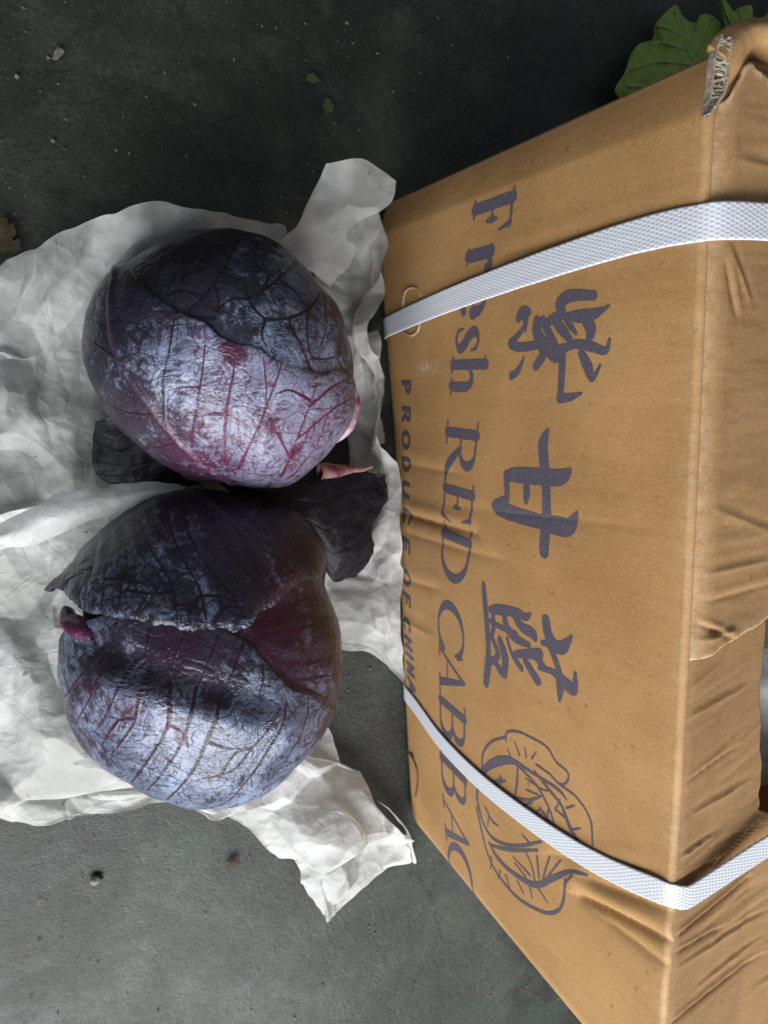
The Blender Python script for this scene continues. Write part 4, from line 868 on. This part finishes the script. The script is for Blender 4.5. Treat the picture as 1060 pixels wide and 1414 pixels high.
# ------------------------------------------------------------------ wrapping paper
def sheet(name, patches, seed, label, mat):
    Vs, Fs, b = [], [], 0
    for ctrl, (nu, nv), amps in patches:
        P = patch(ctrl, nu, nv); nn = norm_of(P); f = P.reshape(-1, 3)
        L0 = np.linalg.norm(np.diff(P[:, nv//2], axis=0), axis=1).sum(); L1 = np.linalg.norm(np.diff(P[nu//2], axis=0), axis=1).sum()
        u, v = np.meshgrid(np.linspace(0, L0, nu), np.linspace(0, L1, nv), indexing='ij'); uv = np.stack([u.ravel(), v.ravel()], 1)
        wuv = uv+0.003*np.stack([vnoise(uv, 40, seed), vnoise(uv, 40, seed+1)], 1)
        env = 0.45+0.55*np.clip(vnoise(uv, 14, seed+9)+0.5, 0, 1)
        d = amps[0]*crumple(wuv, 0.045, seed)*env+amps[1]*crumple(wuv, 0.018, seed+3)*(1.25-env)+amps[2]*fbm(uv, 50, 3, seed+4)
        f = f+nn.reshape(-1, 3)*d[:, None]
        ed = np.minimum(np.minimum(u, L0-u), np.minimum(v, L1-v)).ravel()
        f += (0.0016*np.exp(-(ed/0.006)**2))[:, None]*np.stack([vnoise(f, 90, seed+k+20) for k in range(3)], 1)
        f[:, 2] = np.maximum(f[:, 2], 0.0012+0.0006*vnoise(uv, 80, seed+2))
        Vs.append(f); Fs.append(gridfaces(nu, nv)+b); b += nu*nv; seed += 50
    V = np.concatenate(Vs); c = V.mean(0); c[2] = 0
    o = link(name, V, np.concatenate(Fs), mat, origin=c)
    return tag(o, label, 'paper', 'wrapping paper sheets')
Aleft = [[(-110, 450, .03), (0, 385, .045), (48, 344, .055), (127, 302, .058), (205, 264, .068), (300, 287, .062), (400, 335, .05)],
         [(-110, 500, .02), (0, 440, .028), (60, 415, .040), (140, 365, .042), (215, 330, .05), (300, 345, .045), (400, 380, .03)],
         [(-110, 560, .012), (0, 500, .016), (70, 490, .018), (145, 455, .020), (220, 440, .02), (310, 440, .01), (400, 460, .01)],
         [(-110, 600, .018), (0, 555, .030), (65, 575, .022), (130, 580, .016), (220, 560, .006), (310, 550, .004), (400, 540, .004)],
         [(-110, 650, .006), (0, 620, .006), (80, 630, .008), (160, 620, .006), (230, 620, .004), (310, 610, .004), (400, 600, .004)],
         [(-110, 720, .003), (0, 725, .003), (80, 722, .003), (160, 712, .003), (240, 700, .003), (310, 680, .003), (400, 660, .003)]]
Lx = [(430, 320, .035), (440, 400, .012), (450, 480, .006), (470, 560, .006), (480, 640, .005), (470, 720, .005), (450, 790, .005), (450, 850, .005), (470, 900, .004)]
Mx = [(482, 296, .048), (486, 370, .022), (485, 430, .014), (500, 490, .010), (510, 560, .010), (513, 640, .010), (512, 720, .010), (503, 790, .010), (506, 850, .012), (512, 908, .006)]
Rx = [(524, 286, .05), (527, 330, .042), (517, 426, .034), (522, 470, .034), (534, 536, .036), (542, 610, .036), (553, 690, .036), (546, 780, .032), (550, 860, .024), (560, 950, .004)]
Lx = Lx[:1]+[(435, 360, .02)]+Lx[1:]
Q1 = [tuple(0.5*(np.array(a)+np.array(b))) for a, b in zip(Mx, Rx)]
Aright = [list(z) for z in zip(Lx, Mx, Q1, Rx)]
Aflap = [[(385, 335, .040), (420, 362, .035), (452, 388, .026)], [(391, 322, .050), (432, 335, .048), (489, 344, .045)], [(416, 302, .060), (448, 305, .058), (482, 318, .060)], [(436, 258, .075), (488, 268, .080), (540, 283, .074)], [(452, 230, .086), (502, 222, .094), (551, 252, .084)]]
sheet('wrapping_paper', [(Aleft, (220, 240), (0.22*.045, 0.22*.018, .0005)), (Aright, (260, 110), (0.30*.045, 0.45*.018, .0004)), (Aflap, (120, 120), (0.13*.045, 0.12*.018, .0003))], 61, 'thin white paper sheet under the stem-end-right cabbage, one corner standing up against the carton', PAPER_THIN)
Bband = [[(-110, 770, .02), (0, 722, .034), (73, 686, .048), (147, 671, .058), (206, 664, .064), (256, 675, .060)],
         [(-110, 778, .034), (0, 740, .044), (55, 720, .054), (128, 698, .062), (195, 681, .069), (256, 676, .064)],
         [(-110, 790, .030), (0, 762, .040), (37, 755, .046), (110, 727, .056), (184, 700, .066), (256, 679, .063)]]
Bmain = [[(-110, 735, .004), (0, 712, .010), (75, 700, .012), (150, 690, .015), (220, 690, .015), (300, 690, .01), (400, 700, .005)],
         [(-110, 820, .006), (0, 800, .008), (60, 800, .008), (110, 800, .010), (220, 800, .008), (300, 800, .006), (400, 800, .005)],
         [(-110, 900, .008), (0, 880, .010), (50, 905, .010), (100, 930, .008), (220, 900, .004), (300, 900, .004), (400, 900, .004)],
         [(-110, 1000, .004), (0, 980, .006), (60, 1000, .010), (120, 1010, .012), (220, 1000, .004), (300, 1000, .004), (400, 980, .004)],
         [(-110, 1090, .010), (0, 1070, .012), (80, 1080, .014), (150, 1080, .014), (230, 1080, .010), (300, 1070, .004), (380, 1040, .004)],
         [(-110, 1140, .016), (0, 1120, .018), (80, 1118, .018), (130, 1108, .016), (220, 1100, .012), (290, 1105, .006), (370, 1080, .004)],
         [(-110, 1152, .004), (0, 1138, .006), (85, 1139, .010), (115, 1129, .010), (222, 1113, .008), (290, 1121, .004), (370, 1110, .004)]]
Btail = [[(250, 1070, .004), (330, 1040, .010), (400, 1010, .015), (455, 996, .014)], [(296, 1124, .003), (360, 1105, .020), (430, 1055, .030), (484, 1053, .020)], [(344, 1146, .003), (400, 1130, .026), (455, 1095, .016), (503, 1078, .022)],
         [(386, 1163, .003), (432, 1165, .024), (478, 1125, .012), (530, 1118, .016)], [(408, 1198, .003), (445, 1200, .024), (490, 1160, .010), (563, 1147, .014)], [(424, 1240, .006), (450, 1232, .022), (495, 1198, .008), (568, 1166, .012)], [(444, 1268, .003), (462, 1276, .008), (493, 1242, .004), (561, 1182, .003)]]
Bcurl = [[(520, 1105, .014), (532, 1112, .020), (538, 1122, .014)], [(552, 1135, .012), (562, 1145, .018), (564, 1152, .012)], [(562, 1160, .010), (570, 1172, .014), (566, 1176, .008)], [(570, 1188, .006), (576, 1194, .008), (573, 1195, .005)]]
sheet('wrapping_paper', [(Bband, (60, 200), (0.04*.045, 0.03*.018, .0003)), (Bmain, (230, 240), (0.26*.045, 0.50*.018, .0005)), (Btail, (170, 130), (0.28*.045, 0.70*.018, .0005)), (Bcurl, (50, 20), (.0004, .0003, .0001))], 161, 'crumpled white paper sheet under the pointed-leaf cabbage with a corner trailing on bare floor', PAPER)

# wrapped cabbage seen through the opening in the top of the carton
def wrapped(c, r, seed, label):
    n, m = 130, 80
    a, b = np.meshgrid(np.linspace(0, 2*np.pi, n, endpoint=False), np.linspace(0.02, np.pi-0.02, m), indexing='ij')
    D = np.stack([np.cos(a)*np.sin(b), np.sin(a)*np.sin(b), np.cos(b)], -1).reshape(-1, 3)
    P = D*r; uv = np.stack([a.ravel()*r, b.ravel()*r], 1)
    h = 0.10*0.05*crumple(uv, 0.05, seed)+0.08*0.02*crumple(uv, 0.02, seed+1)
    e = np.minimum(a, 2*np.pi-a).ravel(); h *= np.clip(e/0.3, 0, 1)
    P = np.asarray(c)+P+D*h[:, None]
    return tag(link('wrapped_cabbage', P, gridfaces(n, m, True), WRAP, origin=(c[0], c[1], c[2]-r)), label, 'wrapped cabbage')
WRAP = mat_paper('opaque_white_paper', 0.0)
wp_ = at_z([(1105, 985)], 0.255)[0]
wrapped((wp_[0]+0.02, wp_[1], 0.188), 0.075, 5, 'white paper-wrapped cabbage inside the open top of the carton')

# ------------------------------------------------------------------ green leaves behind the carton
def floor_leaf(outline, center, veins, z0, dome, seed, label):
    ol = catmull(np.array(outline, float), 260, True); nr = 60
    r = np.linspace(0.004, 1, nr); px = np.asarray(center)+r[None, :, None]*(ol[:, None, :]-np.asarray(center))
    rr = np.broadcast_to(r, (260, nr)).ravel(); f = px.reshape(-1, 2); P = at_z(f, 0.0)
    vp = np.concatenate([at_z(catmull(v, 20*(len(v)-1)) if len(v) > 2 else np.linspace(v[0], v[1], 20), 0.0) for v in veins])
    vein = np.exp(-(mind(P, vp)/0.0013)**2)
    z = z0+dome*(1-rr**2)+0.006*rr**3*vnoise(P, 38, seed)+0.004*fbm(P, 25, 3, seed+1)+0.0016*fbm(P, 95, 3, seed+2)+0.0012*vein
    P = at_z(f, np.maximum(z, 0.003)); c = P.mean(0); c[2] = 0
    o = link('green_leaf', P, gridfaces(260, nr, True), GREEN, None, {'vein': vein}, origin=c); solid(o, 0.0007, 0)
    return tag(o, label, 'leaf', 'green leaves behind the carton')
floor_leaf([(850, 130), (862, 100), (870, 76), (882, 61), (900, 54), (904, 34), (916, 20), (932, 7), (942, 23), (953, 31), (961, 30), (967, 21), (983, 22), (1000, 42), (1020, 80), (1010, 130), (960, 160), (900, 160)], (945, 90),
           [[(1000, 150), (960, 90), (942, 50), (932, 12)], [(960, 90), (910, 85), (870, 95)], [(952, 70), (920, 60), (900, 58)], [(945, 50), (920, 38), (908, 36)], [(955, 78), (970, 50), (975, 25)], [(970, 105), (990, 70), (995, 48)], [(965, 110), (910, 120), (866, 118)]], 0.014, 0.012, 3, 'dark green lobed leaf lying on the floor behind the carton')
floor_leaf([(994, 2), (1001, 1), (1003, 20), (1012, 17), (1020, 11), (1036, 8), (1040, 24), (1056, 22), (1068, 10), (1100, 10), (1110, 60), (1060, 100), (1010, 80), (1004, 45), (998, 26)], (1035, 50),
           [[(1050, 95), (1030, 50), (1020, 15)], [(1030, 50), (1008, 30), (998, 6)], [(1032, 55), (1055, 40), (1065, 15)]], 0.020, 0.010, 6, 'bright yellow-green frilled leaf scrap beyond the carton corner')

# ------------------------------------------------------------------ small litter
def pebble(px, size, label, seed, mat=PEB):
    n, m = 12, 8; c = at_z([px], 0)[0]
    a, b = np.meshgrid(np.linspace(0, 2*np.pi, n, endpoint=False), np.linspace(0.05, np.pi-0.05, m), indexing='ij')
    D = np.stack([np.cos(a)*np.sin(b), np.sin(a)*np.sin(b), 0.6*np.cos(b)], -1).reshape(-1, 3)
    P = c+D*size*(1+0.35*vnoise(D, 2.3, seed))[:, None]; P[:, 2] += size*0.45-0.001
    return tag(link('pebble', P, gridfaces(n, m, True), mat, origin=c), label, 'pebble', 'pebbles on the floor')
pebble((132, 1215), 0.0035, 'pale knobbly pebble on bare floor below the crumpled paper', 3)
pebble((138, 1213), 0.0022, 'dark pebble touching the pale knobbly pebble', 9, DRY)
for k, p in enumerate([(479, 31), (203, 133), (74, 194), (161, 207), (179, 211), (258, 215), (24, 105)]):
    pebble(p, random.uniform(0.0009, 0.0016), 'tiny pale pebble on the dark floor beyond the standing paper', 20+k)
def scrap(px, size, mat, seed, label, cat, rot=0):
    c = at_z([px], 0)[0]; n, nr = 40, 8
    a = np.linspace(0, 2*np.pi, n, endpoint=False); R = size*(1+0.35*vnoise(np.stack([np.cos(a), np.sin(a)], 1), 2.2, seed)+0.25*vnoise(np.stack([np.cos(a), np.sin(a)], 1), 6, seed))
    r = np.linspace(0.02, 1, nr); x = (R*np.cos(a))[:, None]*r; y = 0.55*(R*np.sin(a))[:, None]*r
    ca, sa = math.cos(rot), math.sin(rot)
    P = np.stack([c[0]+x*ca-y*sa, c[1]+x*sa+y*ca, 0*x], -1).reshape(-1, 3)
    P[:, 2] = 0.0015+np.abs(size*0.22*vnoise(P, 0.7/size, seed+1))
    o = link('leaf_scrap', P, gridfaces(n, nr, True), mat, origin=c); solid(o, 0.0005, 0)
    return tag(o, label, cat, 'leaf scraps on the floor')
scrap((322, 1192), 0.0055, DRY, 1, 'small brown leaf scrap on the floor beside the trailing paper corner', 'leaf scrap', 0.5)
scrap((452, 146), 0.0060, DRYG, 2, 'withered olive leaf scrap on dark floor beyond the standing paper corner', 'leaf scrap', 1.8)
scrap((429, 109), 0.0050, DRYG, 3, 'curled olive flake on dark floor, farther out than the olive scrap', 'leaf scrap', 0.2)
scrap((80, 76), 0.0040, PEB, 4, 'pale grey flake on the dark floor', 'leaf scrap', 0.9)
scrap((8, 322), 0.0085, DRY, 5, 'large shrivelled leaf scrap on dark floor beyond the paper edge', 'leaf scrap', 1.2)
scrap((14, 340), 0.0065, DRY, 6, 'brown shrivelled scrap against the large shrivelled leaf scrap', 'leaf scrap', 0.4)
# grit: far too fine to count
g = np.random.default_rng(3); V = []; Fc = []
base = np.array([[1, 0, 0], [0, 1, 0], [-1, 0, 0], [0, -1, 0], [0, 0, .7], [0, 0, -.7]], float)
ff = [(0, 1, 4), (1, 2, 4), (2, 3, 4), (3, 0, 4), (1, 0, 5), (2, 1, 5), (3, 2, 5), (0, 3, 5)]
for k in range(3600):
    p = g.random(2)*np.array([1160, 1500])-np.array([60, 60]); c = at_z([p], 0)[0]
    if BX-0.004 < c[0] < BX+BW+0.01 and BY1-0.01 < c[1] < BY0+0.01: continue
    s = 0.00022+0.0011*g.random()**6; b0 = len(V)
    an = g.random()*6.28; R = np.array([[math.cos(an), -math.sin(an), 0], [math.sin(an), math.cos(an), 0], [0, 0, 1]])
    q = (base*(0.6+0.8*g.random((6, 3))))@R.T*s+c+[0, 0, s*0.3-0.0006]
    V += list(q); Fc += [tuple(b0+i for i in f) for f in ff]
o = link('floor_grit', np.array(V), Fc, PEB, smooth=False); o['kind'] = 'stuff'; o['label'] = 'fine grit scattered over the concrete floor'; o['category'] = 'grit'
